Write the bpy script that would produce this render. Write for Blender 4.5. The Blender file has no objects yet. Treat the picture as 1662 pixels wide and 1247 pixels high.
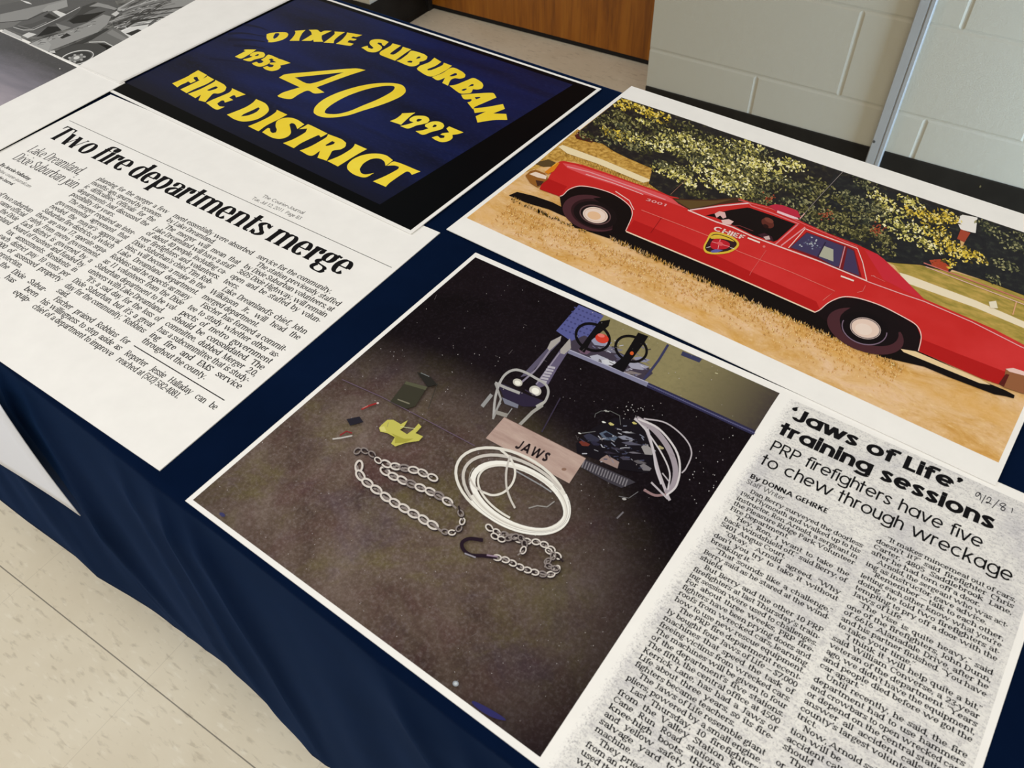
import bpy, math, random
import numpy as np
from mathutils import Matrix, Vector
from mathutils.geometry import tessellate_polygon

# ------------------------------------------------------------------ camera, world, light, exposure
scene = bpy.context.scene
W, H = 1662, 1247
ZT = 0.763                      # height of the display table
CAM_H = 0.432                   # camera above the table top
F_PX = 1312.18
FW = np.array([0.0, 0.6702704656, -0.7421169065])
RT = np.array([0.9991576660, -0.0304535558, -0.0275052607])
UP = np.array([0.0410360625, 0.7414917962, 0.6697058740])
CAM = np.array([0.0, 0.0, ZT + CAM_H])

cd = bpy.data.cameras.new('camera')
cam = bpy.data.objects.new('camera', cd)
scene.collection.objects.link(cam)
cd.sensor_width = 36.0
cd.lens = 36.0 * F_PX / W
cd.clip_start = 0.02
cd.dof.use_dof = True
cd.dof.focus_distance = 0.80
cd.dof.aperture_fstop = 22.0
cam.matrix_world = Matrix(((RT[0], UP[0], -FW[0], CAM[0]), (RT[1], UP[1], -FW[1], CAM[1]),
                           (RT[2], UP[2], -FW[2], CAM[2]), (0, 0, 0, 1)))
scene.camera = cam

vs = scene.view_settings
vs.view_transform = 'Standard'
vs.look = 'None'
vs.gamma = 1.0
vs.use_curve_mapping = False
vs.exposure = 0.33

world = bpy.data.worlds.new('world')
scene.world = world
world.use_nodes = True
bg = world.node_tree.nodes['Background']
bg.inputs['Color'].default_value = (0.93, 0.95, 1.0, 1)
bg.inputs['Strength'].default_value = 0.40

A_ROOM = math.radians(-34.7)    # room axis (wall and floor tiles)
RE = np.array([math.cos(A_ROOM), math.sin(A_ROOM), 0.0])
RN = np.array([-math.sin(A_ROOM), math.cos(A_ROOM), 0.0])
A_TAB = math.radians(-38.7)     # table axis
TE = np.array([math.cos(A_TAB), math.sin(A_TAB), 0.0])
TN = np.array([-math.sin(A_TAB), math.cos(A_TAB), 0.0])


def area(name, loc, target, sx, sy, power, col, spread=180):
    l = bpy.data.lights.new(name, 'AREA')
    l.shape = 'RECTANGLE'
    l.size, l.size_y = sx, sy
    l.energy = power
    l.color = col
    l.spread = math.radians(spread)
    o = bpy.data.objects.new(name, l)
    scene.collection.objects.link(o)
    o.location = loc
    d = Vector(target) - Vector(loc)
    o.rotation_euler = d.to_track_quat('-Z', 'Y').to_euler()
    return o


def rp(s, n, z):
    return tuple(RE * s + RN * n + np.array([0, 0, z]))


area('ceiling_troffer', rp(-2.2, -0.2, 2.7), rp(-2.2, -0.2, 0), 1.2, 0.6, 16, (1.0, 0.95, 0.87))
area('ceiling_troffer', rp(0.7, -0.4, 2.7), rp(0.7, -0.4, 0), 1.2, 0.6, 16, (1.0, 0.96, 0.88))
area('ceiling_troffer', rp(-0.8, -2.2, 2.7), rp(-0.8, -2.2, 0), 1.2, 0.6, 22, (1.0, 0.96, 0.89))
# cool light for the right-hand wall, from a low window added out of view
WIN_S, WIN_N0, WIN_N1, WIN_Z0, WIN_Z1 = 1.30, 1.15, 1.84, 0.10, 0.73
area('cool_wall_light', rp(WIN_S - .012, (WIN_N0 + WIN_N1) / 2, (WIN_Z0 + WIN_Z1) / 2), rp(0.0, (WIN_N0 + WIN_N1) / 2, (WIN_Z0 + WIN_Z1) / 2), WIN_N1 - WIN_N0 - .04, WIN_Z1 - WIN_Z0 - .04, 47.0, (0.40, 0.62, 1.0))

R = random.Random(7)


# ------------------------------------------------------------------ helpers
def lin(c):
    c = c / 255.0
    return c / 12.92 if c <= 0.04045 else ((c + 0.055) / 1.055) ** 2.4


def L(rgb):
    return (lin(rgb[0]), lin(rgb[1]), lin(rgb[2]), 1.0)


MATS = {}


def mat(name, rgb=(128, 128, 128), rough=0.6, spec=0.3, metal=0.0, coat=0.0):
    if name in MATS:
        return MATS[name]
    m = bpy.data.materials.new(name)
    m.use_nodes = True
    b = m.node_tree.nodes['Principled BSDF']
    b.inputs['Base Color'].default_value = L(rgb)
    b.inputs['Roughness'].default_value = rough
    b.inputs['Specular IOR Level'].default_value = spec
    b.inputs['Metallic'].default_value = metal
    b.inputs['Coat Weight'].default_value = coat
    MATS[name] = m
    return m


def nodes_of(m):
    nt = m.node_tree
    return nt, nt.nodes, nt.links, nt.nodes['Principled BSDF']


def coords(nt, scale=(1, 1, 1), rot=(0, 0, 0)):
    tc = nt.nodes.new('ShaderNodeTexCoord')
    mp = nt.nodes.new('ShaderNodeMapping')
    mp.inputs['Scale'].default_value = scale
    mp.inputs['Rotation'].default_value = rot
    nt.links.new(tc.outputs['Object'], mp.inputs['Vector'])
    return mp.outputs['Vector']


def noise(nt, vec, scale, detail=4, rough=0.6, dist=0.0):
    n = nt.nodes.new('ShaderNodeTexNoise')
    n.inputs['Scale'].default_value = scale
    n.inputs['Detail'].default_value = detail
    n.inputs['Roughness'].default_value = rough
    n.inputs['Distortion'].default_value = dist
    nt.links.new(vec, n.inputs['Vector'])
    return n.outputs['Fac']


def ramp(nt, fac, stops):
    r = nt.nodes.new('ShaderNodeValToRGB')
    el = r.color_ramp.elements
    while len(el) < len(stops):
        el.new(0.5)
    for e, (p, c) in zip(el, stops):
        e.position = p
        e.color = L(c)
    nt.links.new(fac, r.inputs['Fac'])
    return r.outputs['Color']


def fac(nt, v, p0, p1):
    r = nt.nodes.new('ShaderNodeMapRange')
    r.inputs['From Min'].default_value = p0
    r.inputs['From Max'].default_value = p1
    nt.links.new(v, r.inputs['Value'])
    return r.outputs['Result']


def mix(nt, f, a, b):
    n = nt.nodes.new('ShaderNodeMix')
    n.data_type = 'RGBA'
    for v, i in ((f, 0), (a, 6), (b, 7)):
        if isinstance(v, tuple):
            n.inputs[i].default_value = L(v)
        elif isinstance(v, float):
            n.inputs[i].default_value = v
        else:
            nt.links.new(v, n.inputs[i])
    return n.outputs[2]


def math_n(nt, op, a, b=None):
    n = nt.nodes.new('ShaderNodeMath')
    n.operation = op
    for i, v in enumerate((a, b)):
        if v is None:
            continue
        if isinstance(v, (int, float)):
            n.inputs[i].default_value = v
        else:
            nt.links.new(v, n.inputs[i])
    return n.outputs[0]


def bump(nt, h, strength, dist, bsdf):
    b = nt.nodes.new('ShaderNodeBump')
    b.inputs['Strength'].default_value = strength
    b.inputs['Distance'].default_value = dist
    nt.links.new(h, b.inputs['Height'])
    nt.links.new(b.outputs['Normal'], bsdf.inputs['Normal'])


def link_mesh(name, verts, faces, mats, mi=None, parent=None, smooth=False):
    me = bpy.data.meshes.new(name)
    me.from_pydata([tuple(v) for v in verts], [], faces)
    for m in (mats if isinstance(mats, (list, tuple)) else [mats]):
        me.materials.append(m)
    if mi is not None:
        me.polygons.foreach_set('material_index', mi)
    if smooth:
        me.polygons.foreach_set('use_smooth', [True] * len(me.polygons))
    me.update()
    o = bpy.data.objects.new(name, me)
    scene.collection.objects.link(o)
    if parent is not None:
        o.parent = parent
    return o


def empty(name, loc, rotz=0.0):
    o = bpy.data.objects.new(name, None)
    o.empty_display_size = 0.05
    scene.collection.objects.link(o)
    o.location = loc
    o.rotation_euler = (0, 0, rotz)
    return o


def tag(o, label, cat, group=None):
    o['label'] = label
    o['category'] = cat
    if group:
        o['group'] = group
    return o


def structure(o):
    o['kind'] = 'structure'
    return o


def box(x0, x1, y0, y1, z0, z1):
    v = [(x, y, z) for z in (z0, z1) for y in (y0, y1) for x in (x0, x1)]
    f = [(0, 2, 3, 1), (4, 5, 7, 6), (0, 1, 5, 4), (2, 6, 7, 3), (0, 4, 6, 2), (1, 3, 7, 5)]
    return v, f


def bevel(o, w, seg=2):
    m = o.modifiers.new('bevel', 'BEVEL')
    m.width = w
    m.segments = seg
    m.limit_method = 'ANGLE'
    return o


def ray(px):
    return F_PX * FW + (px[0] - W / 2) * RT - (px[1] - H / 2) * UP


def at_z(px, z):
    d = ray(px)
    return CAM + d * ((z - CAM[2]) / d[2])


def at_plane(px, n, off):
    d = ray(px)
    return CAM + d * ((off - CAM @ n) / (d @ n))


# ------------------------------------------------------------------ stroke lettering
# Every letter is drawn from pen strokes: stems, bars, bowls and serifs.
class Face:
    def __init__(s, X=0.48, C=0.69, A=0.72, D=-0.2, t=0.08, h=0.04, ser=0.05, st=0.025, wf=1.0,
                 geo=False, sp=0.05, seg=8, rm=0.0):
        s.X, s.C, s.A, s.D, s.t, s.h, s.ser, s.st, s.wf, s.geo, s.sp, s.seg = X, C, A, D, t, h, ser, st, wf, geo, sp, seg
        s.cache = {}

    def glyph(s, ch):
        if ch not in s.cache:
            s.v, s.f = [], []
            w = s.draw(ch)
            s.cache[ch] = (np.array(s.v, float).reshape(-1, 2), list(s.f), w)
        return s.cache[ch]

    def poly(s, pts):
        b = len(s.v)
        s.v += [tuple(p) for p in pts]
        s.f.append(tuple(range(b, b + len(pts))))

    def stroke(s, pts, k=1.0, closed=False, uni=None):
        P = np.array(pts, float)
        n = len(P)
        if closed:
            d = np.roll(P, -1, 0) - np.roll(P, 1, 0)
        else:
            d = np.empty_like(P)
            d[1:-1] = P[2:] - P[:-2]
            d[0] = P[1] - P[0]
            d[-1] = P[-1] - P[-2]
        ln = np.hypot(d[:, 0], d[:, 1]) + 1e-9
        d = d / ln[:, None]
        if uni is not None:
            w = np.full(n, uni)
        else:
            w = np.sqrt((s.t * d[:, 1]) ** 2 + (s.h * d[:, 0]) ** 2)
        w = w * k
        nn = np.stack([-d[:, 1], d[:, 0]], 1) * w[:, None] / 2
        b = len(s.v)
        for a, c in zip(P + nn, P - nn):
            s.v += [tuple(a), tuple(c)]
        for i in range(n if closed else n - 1):
            j = (i + 1) % n
            s.f.append((b + 2 * i, b + 2 * i + 1, b + 2 * j + 1, b + 2 * j))

    def V(s, x, y0, y1, w=None):
        w = s.t if w is None else w
        s.poly([(x - w / 2, y0), (x + w / 2, y0), (x + w / 2, y1), (x - w / 2, y1)])

    def B(s, x0, x1, y, h=None):
        h = s.h if h is None else h
        s.poly([(x0, y - h / 2), (x1, y - h / 2), (x1, y + h / 2), (x0, y + h / 2)])

    def Dg(s, x0, y0, x1, y1, w):
        # diagonal with flat horizontal ends
        ang = math.atan2(y1 - y0, x1 - x0)
        e = w / 2 / max(0.3, abs(math.sin(ang)))
        s.poly([(x0 - e, y0), (x0 + e, y0), (x1 + e, y1), (x1 - e, y1)])

    def Arc(s, x0, x1, y0, y1, a0=0, a1=360, k=1.0):
        # outer box, angles in degrees
        r, q = s.t / 2, s.h / 2
        cx, cy, rx, ry = (x0 + x1) / 2, (y0 + y1) / 2, (x1 - x0) / 2 - r, (y1 - y0) / 2 - q
        full = abs(a1 - a0) >= 359.9
        n = max(4, int(s.seg * abs(a1 - a0) / 180) + 1)
        aa = [math.radians(a0 + (a1 - a0) * i / (n if full else n - 1)) for i in range(n)]
        s.stroke([(cx + rx * math.cos(a), cy + ry * math.sin(a)) for a in aa], k, full)

    def Sp(s, pts, k=1.0, closed=False):
        # smooth curve through points
        P = [np.array(p, float) for p in pts]
        out = []
        n = len(P)
        m = max(3, s.seg // 3)
        for i in range(n if closed else n - 1):
            if closed:
                a, b, c, d = P[i - 1], P[i], P[(i + 1) % n], P[(i + 2) % n]
            else:
                b, c = P[i], P[i + 1]
                a = P[i - 1] if i else 2 * b - c
                d = P[i + 2] if i + 2 < n else 2 * c - b
            for j in range(m):
                u = j / m
                out.append(0.5 * (2 * b + (c - a) * u + (2 * a - 5 * b + 4 * c - d) * u * u + (3 * b - a - 3 * c + d) * u ** 3))
        if not closed:
            out.append(P[-1])
        s.stroke(out, k, closed)

    def S(s, x, y, l=1.0, r=1.0, up=1, w=None):
        # bracketed serif at a stem end
        if not s.ser:
            return
        w = (s.t if w is None else w) / 2
        el, er = s.ser * l, s.ser * r
        y1, y2 = y + up * s.st, y + up * s.st * 2.2
        s.poly([(x - w - el, y), (x + w + er, y), (x + w + er, y1), (x - w - el, y1)])
        s.poly([(x - w - el, y1), (x + w + er, y1), (x + w, y2), (x - w, y2)])

    def dot(s, x, y, r, n=10):
        s.poly([(x + r * math.cos(2 * math.pi * i / n), y + r * math.sin(2 * math.pi * i / n)) for i in range(n)])

    def draw(s, ch):
        t, h, X, C, A, D, e, k = s.t, s.h, s.X, s.C, s.A, s.D, s.ser, s.wf
        r, q = t / 2, h / 2
        lx = e + r
        sr = e > 0
        V, B, S, Arc, Sp, Dg = s.V, s.B, s.S, s.Arc, s.Sp, s.Dg
        cn, cb = 0.22 * k, 0.24 * k          # counters
        if s.geo:
            cn, cb = 0.24 * k, 0.36 * k
        thin = h if sr else t
        ya = X - min(0.21, X * 0.45)         # spring of the arches

        def tl(x, y):
            if sr:                            # slanted head serif
                s.poly([(x - r - e, y - s.st * 2.4), (x - r, y - s.st * 3.4), (x + r * .2, y), (x - r, y - s.st * .6)])

        def arch(x0, x1):
            Arc(x0 - r, x1 + r, 2 * ya - X, X, 180, 0)
            V(x1, 0, ya + 0.01)
            S(x1, 0)
        if ch == 'o':
            w = cb + 2 * t
            Arc(0, w, 0, X)
            return w
        if ch == 'c':
            w = cb * .92 + 2 * t
            Arc(0, w + t * .35, 0, X, 48, 318)
            if sr:
                s.dot(w - r * .95, X * .74, t * .52)
            return w
        if ch == 'e':
            w = cb * .95 + 2 * t
            Arc(0, w, 0, X, 0, 318)
            B(r, w - r, X * .5 + (0 if sr else 0), max(h, t * .6) if not sr else h)
            if sr:
                pass
            return w
        if ch == 'a':
            if s.geo:
                w = cb + 2 * t
                Arc(0, w, 0, X)
                V(w - r, 0, X)
                return w
            w = cn + 2 * t + e * .5
            x1 = cn + t * 1.5
            V(x1, q, X * .7)
            Arc(x1 - cn - t * 1.5, x1 + r, X * .42, X, 155, 0)
            if sr:
                s.dot(x1 - cn - t * .7, X * .77, t * .5)
                s.poly([(x1 - r, 0), (x1 + r + e * 1.2, 0), (x1 + r + e * 1.2, s.st * 1.2), (x1 + r, s.st * 2.5), (x1 - r, h * 2)])
            Sp([(x1, X * .58), (x1 - cn * .5 - r, X * .53), (x1 - cn - r * 1.6, X * .27), (x1 - cn * .6 - r, q), (x1, X * .2)])
            return w
        if ch in 'bp':
            x1 = lx - r + cb + 2 * t
            if ch == 'b':
                V(lx, q, A)
                tl(lx, A)
            else:
                V(lx, D, X - (0 if not sr else 0))
                S(lx, D)
                tl(lx, X)
            Arc(lx - r, x1, 0, X)
            return x1
        if ch in 'dq':
            w = cb + 2 * t
            Arc(0, w, 0, X)
            if ch == 'd':
                V(w - r, 0, A)
                tl(w - r, A)
                if sr:
                    S(w - r, 0, 0, 1)
            else:
                V(w - r, D, X)
                S(w - r, D)
            return w + e
        if ch == 'g':
            if s.geo or not sr:
                w = cb + 2 * t
                Arc(0, w, 0, X)
                V(w - r, D + .13, X)
                Arc(0, w, D - .01, D + .27, 0, -165)
                return w
            w = cb * .9 + 2 * t
            Arc(w * .04, w * .92, X * .34, X)
            Sp([(w * .25, X * .36), (w * .1, X * .2), (w * .25, X * .1), (w * .7, X * .03), (w * .93, D * .35)], 1.0)
            Sp([(w * .93, D * .35), (w * .75, D + q), (w * .35, D + q), (r * .8, D * .5), (w * .25, X * .06)], .9)
            Sp([(w * .78, X * .9), (w * .9, X * .97), (w * 1.05, X * .95)], 1.3)
            return w
        if ch == 'f':
            x = e * .8 + t * .9
            V(x, 0, A - .13)
            S(x, 0)
            Arc(x - r, x + r + t * 1.6 + .1, A - .26, A, 180, 50)
            if sr:
                s.dot(x + r + t * .75 + .045, A - t * .62, t * .5)
            B(x - r - e - (.07 if not sr else 0), x + r + .09, X - q)
            return x + r + .09 + t * .2
        if ch == 'h':
            V(lx, 0, A)
            tl(lx, A)
            S(lx, 0)
            arch(lx, lx + cn + t)
            return lx + cn + t + r + e
        if ch == 'n':
            V(lx, 0, X)
            tl(lx, X)
            S(lx, 0)
            arch(lx, lx + cn + t)
            return lx + cn + t + r + e
        if ch == 'm':
            V(lx, 0, X)
            tl(lx, X)
            S(lx, 0)
            arch(lx, lx + cn * .92 + t)
            arch(lx + cn * .92 + t, lx + 2 * (cn * .92 + t))
            return lx + 2 * (cn * .92 + t) + r + e
        if ch == 'i':
            V(lx, 0, X)
            tl(lx, X)
            S(lx, 0)
            if sr:
                s.dot(lx, A - t * .55, t * .58)
            else:
                V(lx, A - t, A)
            return 2 * lx
        if ch == 'j':
            x = max(lx, t * 1.3)
            V(x, D + .1, X)
            tl(x, X)
            Arc(x + r - t * 2 - .16, x + r, D, D + .22, 0, -130)
            s.dot(x, A - t * .55, t * .58)
            return x + r
        if ch == 'k':
            V(lx, 0, A)
            tl(lx, A)
            S(lx, 0)
            x1 = lx + .30 * k + r
            Dg(lx + r * .5, X * .35, x1 - t * .2, X, thin)
            Dg(x1, 0, lx + .1 * k + r, X * .56, t)
            if sr:
                S(x1 - t * .2, X, .8, .8, -1, thin)
                S(x1, 0, .6, .8)
            return x1 + r + e * .7
        if ch == 'l':
            V(lx, 0, A)
            tl(lx, A)
            S(lx, 0)
            return 2 * lx
        if ch == 'r':
            V(lx, 0, X)
            tl(lx, X)
            S(lx, 0)
            Arc(lx - r, lx + r + .2 * k + t, 2 * ya - X, X, 180, 55)
            if sr:
                s.dot(lx + .15 * k + r, X - t * .6, t * .5)
                return lx + .15 * k + t
            return lx + .16 * k + t
        if ch == 's':
            w = .22 * k + 1.7 * t
            Sp([(w - r * .7, X * .78), (w * .5, X - q), (r, X * .75), (w * .5, X * .5), (w - r, X * .25), (w * .45, q), (r * .7, X * .22)])
            if sr:
                V(w - r * .5, X * .68, X * .98, h * 1.2)
                V(r * .5, X * .02, X * .32, h * 1.2)
            return w
        if ch == 't':
            x = e * .6 + t * .8
            V(x, .1, X + .14 if not s.geo else A - .02)
            if s.geo:
                V(x, 0, .12)
            else:
                Arc(x - r, x + r + .16 * k + t * .4, 0, .24, 180, 300)
            B(x - r - .05 - (.05 if s.geo else 0), x + r + .1, X - q)
            return x + r + .11 * k + .01
        if ch == 'u':
            x1 = lx + cn + t
            V(lx, X - ya, X)
            V(x1, 0, X)
            tl(lx, X)
            tl(x1, X)
            Arc(lx - r, x1 + r, 0, 2 * (X - ya), 180, 360)
            S(x1, 0, 0, 1)
            return x1 + r + e
        if ch in 'vwy':
            d = .185 * k + .25 * t
            x0 = e + r * .6
            Dg(x0 + d, 0, x0, X, t)
            if ch == 'w':
                Dg(x0 + d, 0, x0 + 2 * d, X, thin)
                Dg(x0 + 3 * d, 0, x0 + 2 * d, X, t)
                Dg(x0 + 3 * d, 0, x0 + 4 * d, X, thin)
                xr = x0 + 4 * d
                S(x0 + 2 * d, X, .5, .5, -1)
            else:
                Dg(x0 + d, 0, x0 + 2 * d, X, thin)
                xr = x0 + 2 * d
                if ch == 'y':
                    Dg(x0 + d * .45, D, x0 + d, 0, thin)
                    if sr:
                        s.dot(x0 + d * .3, D + t * .4, t * .5)
            if sr:
                S(x0, X, .8, .8, -1)
                S(xr, X, .8, .8, -1, thin)
            return xr + r * .6 + e
        if ch == 'x':
            d = .32 * k + .3 * t
            x0 = e + r * .6
            Dg(x0 + d, 0, x0, X, t)
            Dg(x0, 0, x0 + d, X, thin)
            if sr:
                for xx in (x0, x0 + d):
                    S(xx, 0, .7, .7)
                    S(xx, X, .7, .7, -1)
            return x0 + d + r * .6 + e
        if ch == 'z':
            w = .3 * k + t
            B(0, w, X - q)
            B(0, w, q)
            Dg(t * .6, h, w - t * .6, X - h, t)
            return w
        # ---- capitals
        cc = .30 * k if not s.geo else .38 * k
        if ch == 'A':
            d = .27 * k + t * .35
            x0 = e + thin * .5
            Dg(x0, 0, x0 + d, C, thin)
            Dg(x0 + 2 * d, 0, x0 + d, C, t)
            B(x0 + d * .35, x0 + d * 1.65, C * .3)
            S(x0, 0, .9, .9, 1, thin)
            S(x0 + 2 * d, 0, .9, .9)
            return x0 + 2 * d + r + e
        if ch in 'BPR':
            V(lx, 0, C)
            S(lx, 0, 1, 1 if ch != 'B' else 0)
            S(lx, C, 1, 0, -1)
            x1 = lx + r + cc * .75 + t
            ym = C * .47
            xm = lx + r + .02

            def bowl(y0, y1, xx):
                B(lx, xm + (xx - xm) * .42, y1 - q)
                B(lx, xm + (xx - xm) * .42, y0 + q)
                Arc(2 * (xm + (xx - xm) * .4) - xx, xx, y0, y1, 90, -90)
            bowl(ym - q, C, x1 - (.03 if ch == 'B' else 0))
            if ch == 'B':
                bowl(0, ym + q, x1)
            if ch == 'R':
                Dg(x1 - r * .3, 0, lx + r + cc * .3, ym, t)
                S(x1 - r * .3, 0, .2, .8)
                return x1 + r + e * .5
            return x1
        if ch in 'CG':
            w = cc * 1.25 + 2 * t
            Arc(0, w + t * .3, 0, C, 45, 318)
            if sr:
                V(w - r * .6, C * .68, C * .99, h * 1.3)
            if ch == 'G':
                V(w - r, C * .08, C * .42)
                if sr:
                    S(w - r, C * .44, 1, .6, -1)
                else:
                    B(w * .55, w, C * .42)
            elif sr:
                pass
            return w
        if ch == 'D':
            V(lx, 0, C)
            S(lx, 0, 1, 0)
            S(lx, C, 1, 0, -1)
            x1 = lx + r + cc * 1.0 + t
            xm = lx + r + .05 * k
            B(lx, xm + (x1 - xm) * .3, C - q)
            B(lx, xm + (x1 - xm) * .3, q)
            Arc(2 * (xm + (x1 - xm) * .25) - x1, x1, 0, C, 90, -90)
            return x1
        if ch in 'EFL':
            V(lx, 0, C)
            S(lx, 0, 1, 1 if ch == 'F' else 0)
            S(lx, C, 1, 1 if ch == 'L' else 0, -1)
            x1 = lx + r + cc * .85
            if ch != 'L':
                B(lx, x1, C - q)
                B(lx, x1 - .05, C * .5)
                if sr:
                    s.poly([(x1 - h, C), (x1, C), (x1, C - .16), (x1 - h * .6, C - .16)])
                    V(x1 - .05, C * .5 - .07, C * .5 + .07, h)
            if ch != 'F':
                B(lx, x1 + .02, q)
                if sr:
                    s.poly([(x1 - h, 0), (x1 + .02, 0), (x1 + .03, .18), (x1 + .02 - h * .6, .18)])
            return x1 + .02
        if ch in 'HNU':
            x1 = lx + cc * 1.05 + t
            if ch == 'H':
                V(lx, 0, C)
                V(x1, 0, C)
                B(lx, x1, C * .5)
                for xx in (lx, x1):
                    S(xx, 0)
                    S(xx, C, 1, 1, -1)
            elif ch == 'N':
                V(lx, 0, C, thin)
                V(x1, 0, C, thin)
                Dg(x1, 0, lx, C, t * 1.05)
                S(lx, 0, 1, 1, 1, thin)
                S(lx, C, 1, 0, -1)
                S(x1, C, 1, 1, -1, thin)
            else:
                V(lx, .2, C)
                V(x1, .2, C, thin)
                Arc(lx - r, x1 + r, 0, .44, 180, 360)
                S(lx, C, 1, 1, -1)
                S(x1, C, 1, 1, -1, thin)
            return x1 + r + e
        if ch == 'I':
            V(lx, 0, C)
            S(lx, 0)
            S(lx, C, 1, 1, -1)
            return 2 * lx
        if ch == 'J':
            x1 = max(lx, .16 * k + t)
            V(x1, .16, C)
            S(x1, C, 1, 1, -1)
            if sr:
                Arc(x1 + r - .28 * k - t, x1 + r, -.06, .38, 0, -120)
            else:
                Arc(x1 + r - .30 * k - 1.4 * t, x1 + r, 0, .36, 0, -175)
            return x1 + r + e
        if ch == 'K':
            V(lx, 0, C)
            S(lx, 0)
            S(lx, C, 1, 1, -1)
            x1 = lx + cc * 1.15 + r
            Dg(lx + r * .4, C * .34, x1 - t * .3, C, thin)
            Dg(x1, 0, lx + cc * .4 + r * .5, C * .6, t)
            S(x1 - t * .3, C, .8, .8, -1, thin)
            S(x1, 0, .6, .8)
            return x1 + r + e
        if ch == 'M':
            x1 = lx + cc * 1.3 + 1.6 * t
            V(lx, 0, C, thin)
            V(x1, 0, C)
            m_ = (lx + x1) / 2
            Dg(m_, 0, lx, C, t)
            Dg(m_, 0, x1, C, thin)
            S(lx, 0, 1, 1, 1, thin)
            S(x1, 0)
            S(lx, C, 1, 0, -1)
            S(x1, C, 0, 1, -1)
            return x1 + r + e
        if ch in 'OQ':
            w = cc * 1.3 + 2 * t
            Arc(0, w, 0, C)
            if ch == 'Q':
                Dg(w * .95, -.08, w * .55, .2, t)
            return w
        if ch == 'S':
            w = cc * .85 + 1.8 * t
            Sp([(w - r * .8, C * .8), (w * .5, C - q), (r, C * .76), (w * .5, C * .52), (w - r, C * .25), (w * .47, q), (r * .8, C * .2)])
            if sr:
                V(w - r * .5, C * .7, C * .99, h * 1.3)
                V(r * .5, C * .01, C * .3, h * 1.3)
            return w
        if ch == 'T':
            w = cc * 1.35 + t * 1.4
            V(w / 2, 0, C)
            S(w / 2, 0)
            B(0, w, C - q)
            if sr:
                for x, sg in ((0, 1), (w, -1)):
                    s.poly([(x, C), (x - sg * .01, C - .17), (x + sg * h * .7, C - .17), (x + sg * h * 2.2, C - h * .9)])
            return w
        if ch in 'VWY':
            d = (.24 if ch != 'W' else .2) * k + .3 * t
            x0 = e + r * .7
            yb = 0 if ch != 'Y' else C * .42
            Dg(x0 + d, yb, x0, C, t)
            if ch == 'W':
                Dg(x0 + d, 0, x0 + 2 * d, C, thin)
                Dg(x0 + 3 * d, 0, x0 + 2 * d, C, t)
                Dg(x0 + 3 * d, 0, x0 + 4 * d, C, thin)
                xr = x0 + 4 * d
            else:
                Dg(x0 + d, yb, x0 + 2 * d, C, thin)
                xr = x0 + 2 * d
            if ch == 'Y':
                V(x0 + d, 0, C * .45)
                S(x0 + d, 0)
            S(x0, C, .9, .9, -1)
            S(xr, C, .9, .9, -1, thin)
            return xr + r * .7 + e
        if ch == 'X':
            d = .42 * k + .3 * t
            x0 = e + r * .7
            Dg(x0 + d, 0, x0, C, t)
            Dg(x0, 0, x0 + d, C, thin)
            return x0 + d + r * .7 + e
        # ---- figures
        dw = .26 * k + 2 * t * .95
        if ch == '0':
            Arc(0, dw, 0, C)
            return dw
        if ch == '1':
            x = dw * .5
            V(x, 0, C)
            S(x, 0, 1.2, 1.2)
            s.poly([(x - r, C), (x - r, C - .09), (x - r - .09, C - .15), (x - r - .09, C - .11)])
            return dw * .9
        if ch == '2':
            Sp([(r, C * .74), (dw * .28, C - q), (dw * .65, C - q * 1.2), (dw - r, C * .73), (dw * .72, C * .42), (r, h)])
            B(0, dw, max(h, t * .55) / 2, max(h, t * .55))
            return dw
        if ch == '3':
            Sp([(r, C * .8), (dw * .5, C - q), (dw - r * 1.2, C * .76), (dw * .45, C * .53)])
            Sp([(dw * .45, C * .53), (dw - r, C * .28), (dw * .5, q), (r * .8, C * .17)])
            return dw
        if ch == '4':
            V(dw * .7, 0, C)
            S(dw * .7, 0)
            B(0, dw, C * .26, max(h, t * .5))
            Dg(thin * .5, C * .28, dw * .66, C, thin)
            return dw
        if ch == '5':
            V(dw * .16, C * .48, C, thin)
            B(dw * .12, dw * .9, C - t * .35, t * .7)
            Sp([(dw * .16, C * .5), (dw * .5, C * .62), (dw - r, C * .32), (dw * .5, q), (r * .8, C * .14)])
            return dw
        if ch == '6':
            Arc(0, dw, 0, C * .62)
            Sp([(dw * .8, C * .93), (dw * .35, C * .82), (r, C * .32)])
            return dw
        if ch == '7':
            B(0, dw, C - t * .4, t * .8)
            Dg(dw * .3, 0, dw - r, C - t * .4, t)
            return dw
        if ch == '8':
            Arc(dw * .05, dw * .95, C * .47, C)
            Arc(0, dw, 0, C * .53)
            return dw
        if ch == '9':
            Arc(0, dw, C * .38, C)
            Sp([(dw * .2, C * .07), (dw * .65, C * .18), (dw - r, C * .68)])
            return dw
        # ---- marks
        pr = max(t * .56, .045)
        if ch == '.':
            s.dot(pr, pr, pr)
            return 2 * pr
        if ch == ',':
            s.dot(pr, pr, pr)
            s.poly([(pr * .6, 0), (2 * pr, pr * .8), (pr * 1.2, -.1), (pr * .2, -.13)])
            return 2 * pr
        if ch == ':':
            s.dot(pr, pr, pr)
            s.dot(pr, X - pr, pr)
            return 2 * pr
        if ch in "'\u2019":
            s.dot(pr, A - pr, pr)
            s.poly([(pr * .5, A - pr * 1.6), (2 * pr, A - pr), (pr * 1.1, A - .17 - pr), (pr * .1, A - .2 - pr * .5)])
            return 2 * pr
        if ch == '\u2018':
            s.dot(pr, A - .15, pr)
            s.poly([(0, A - .15), (pr * 1.5, A - .12), (pr * 1.9, A + .02), (pr * 1.1, A)])
            return 2 * pr
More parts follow.
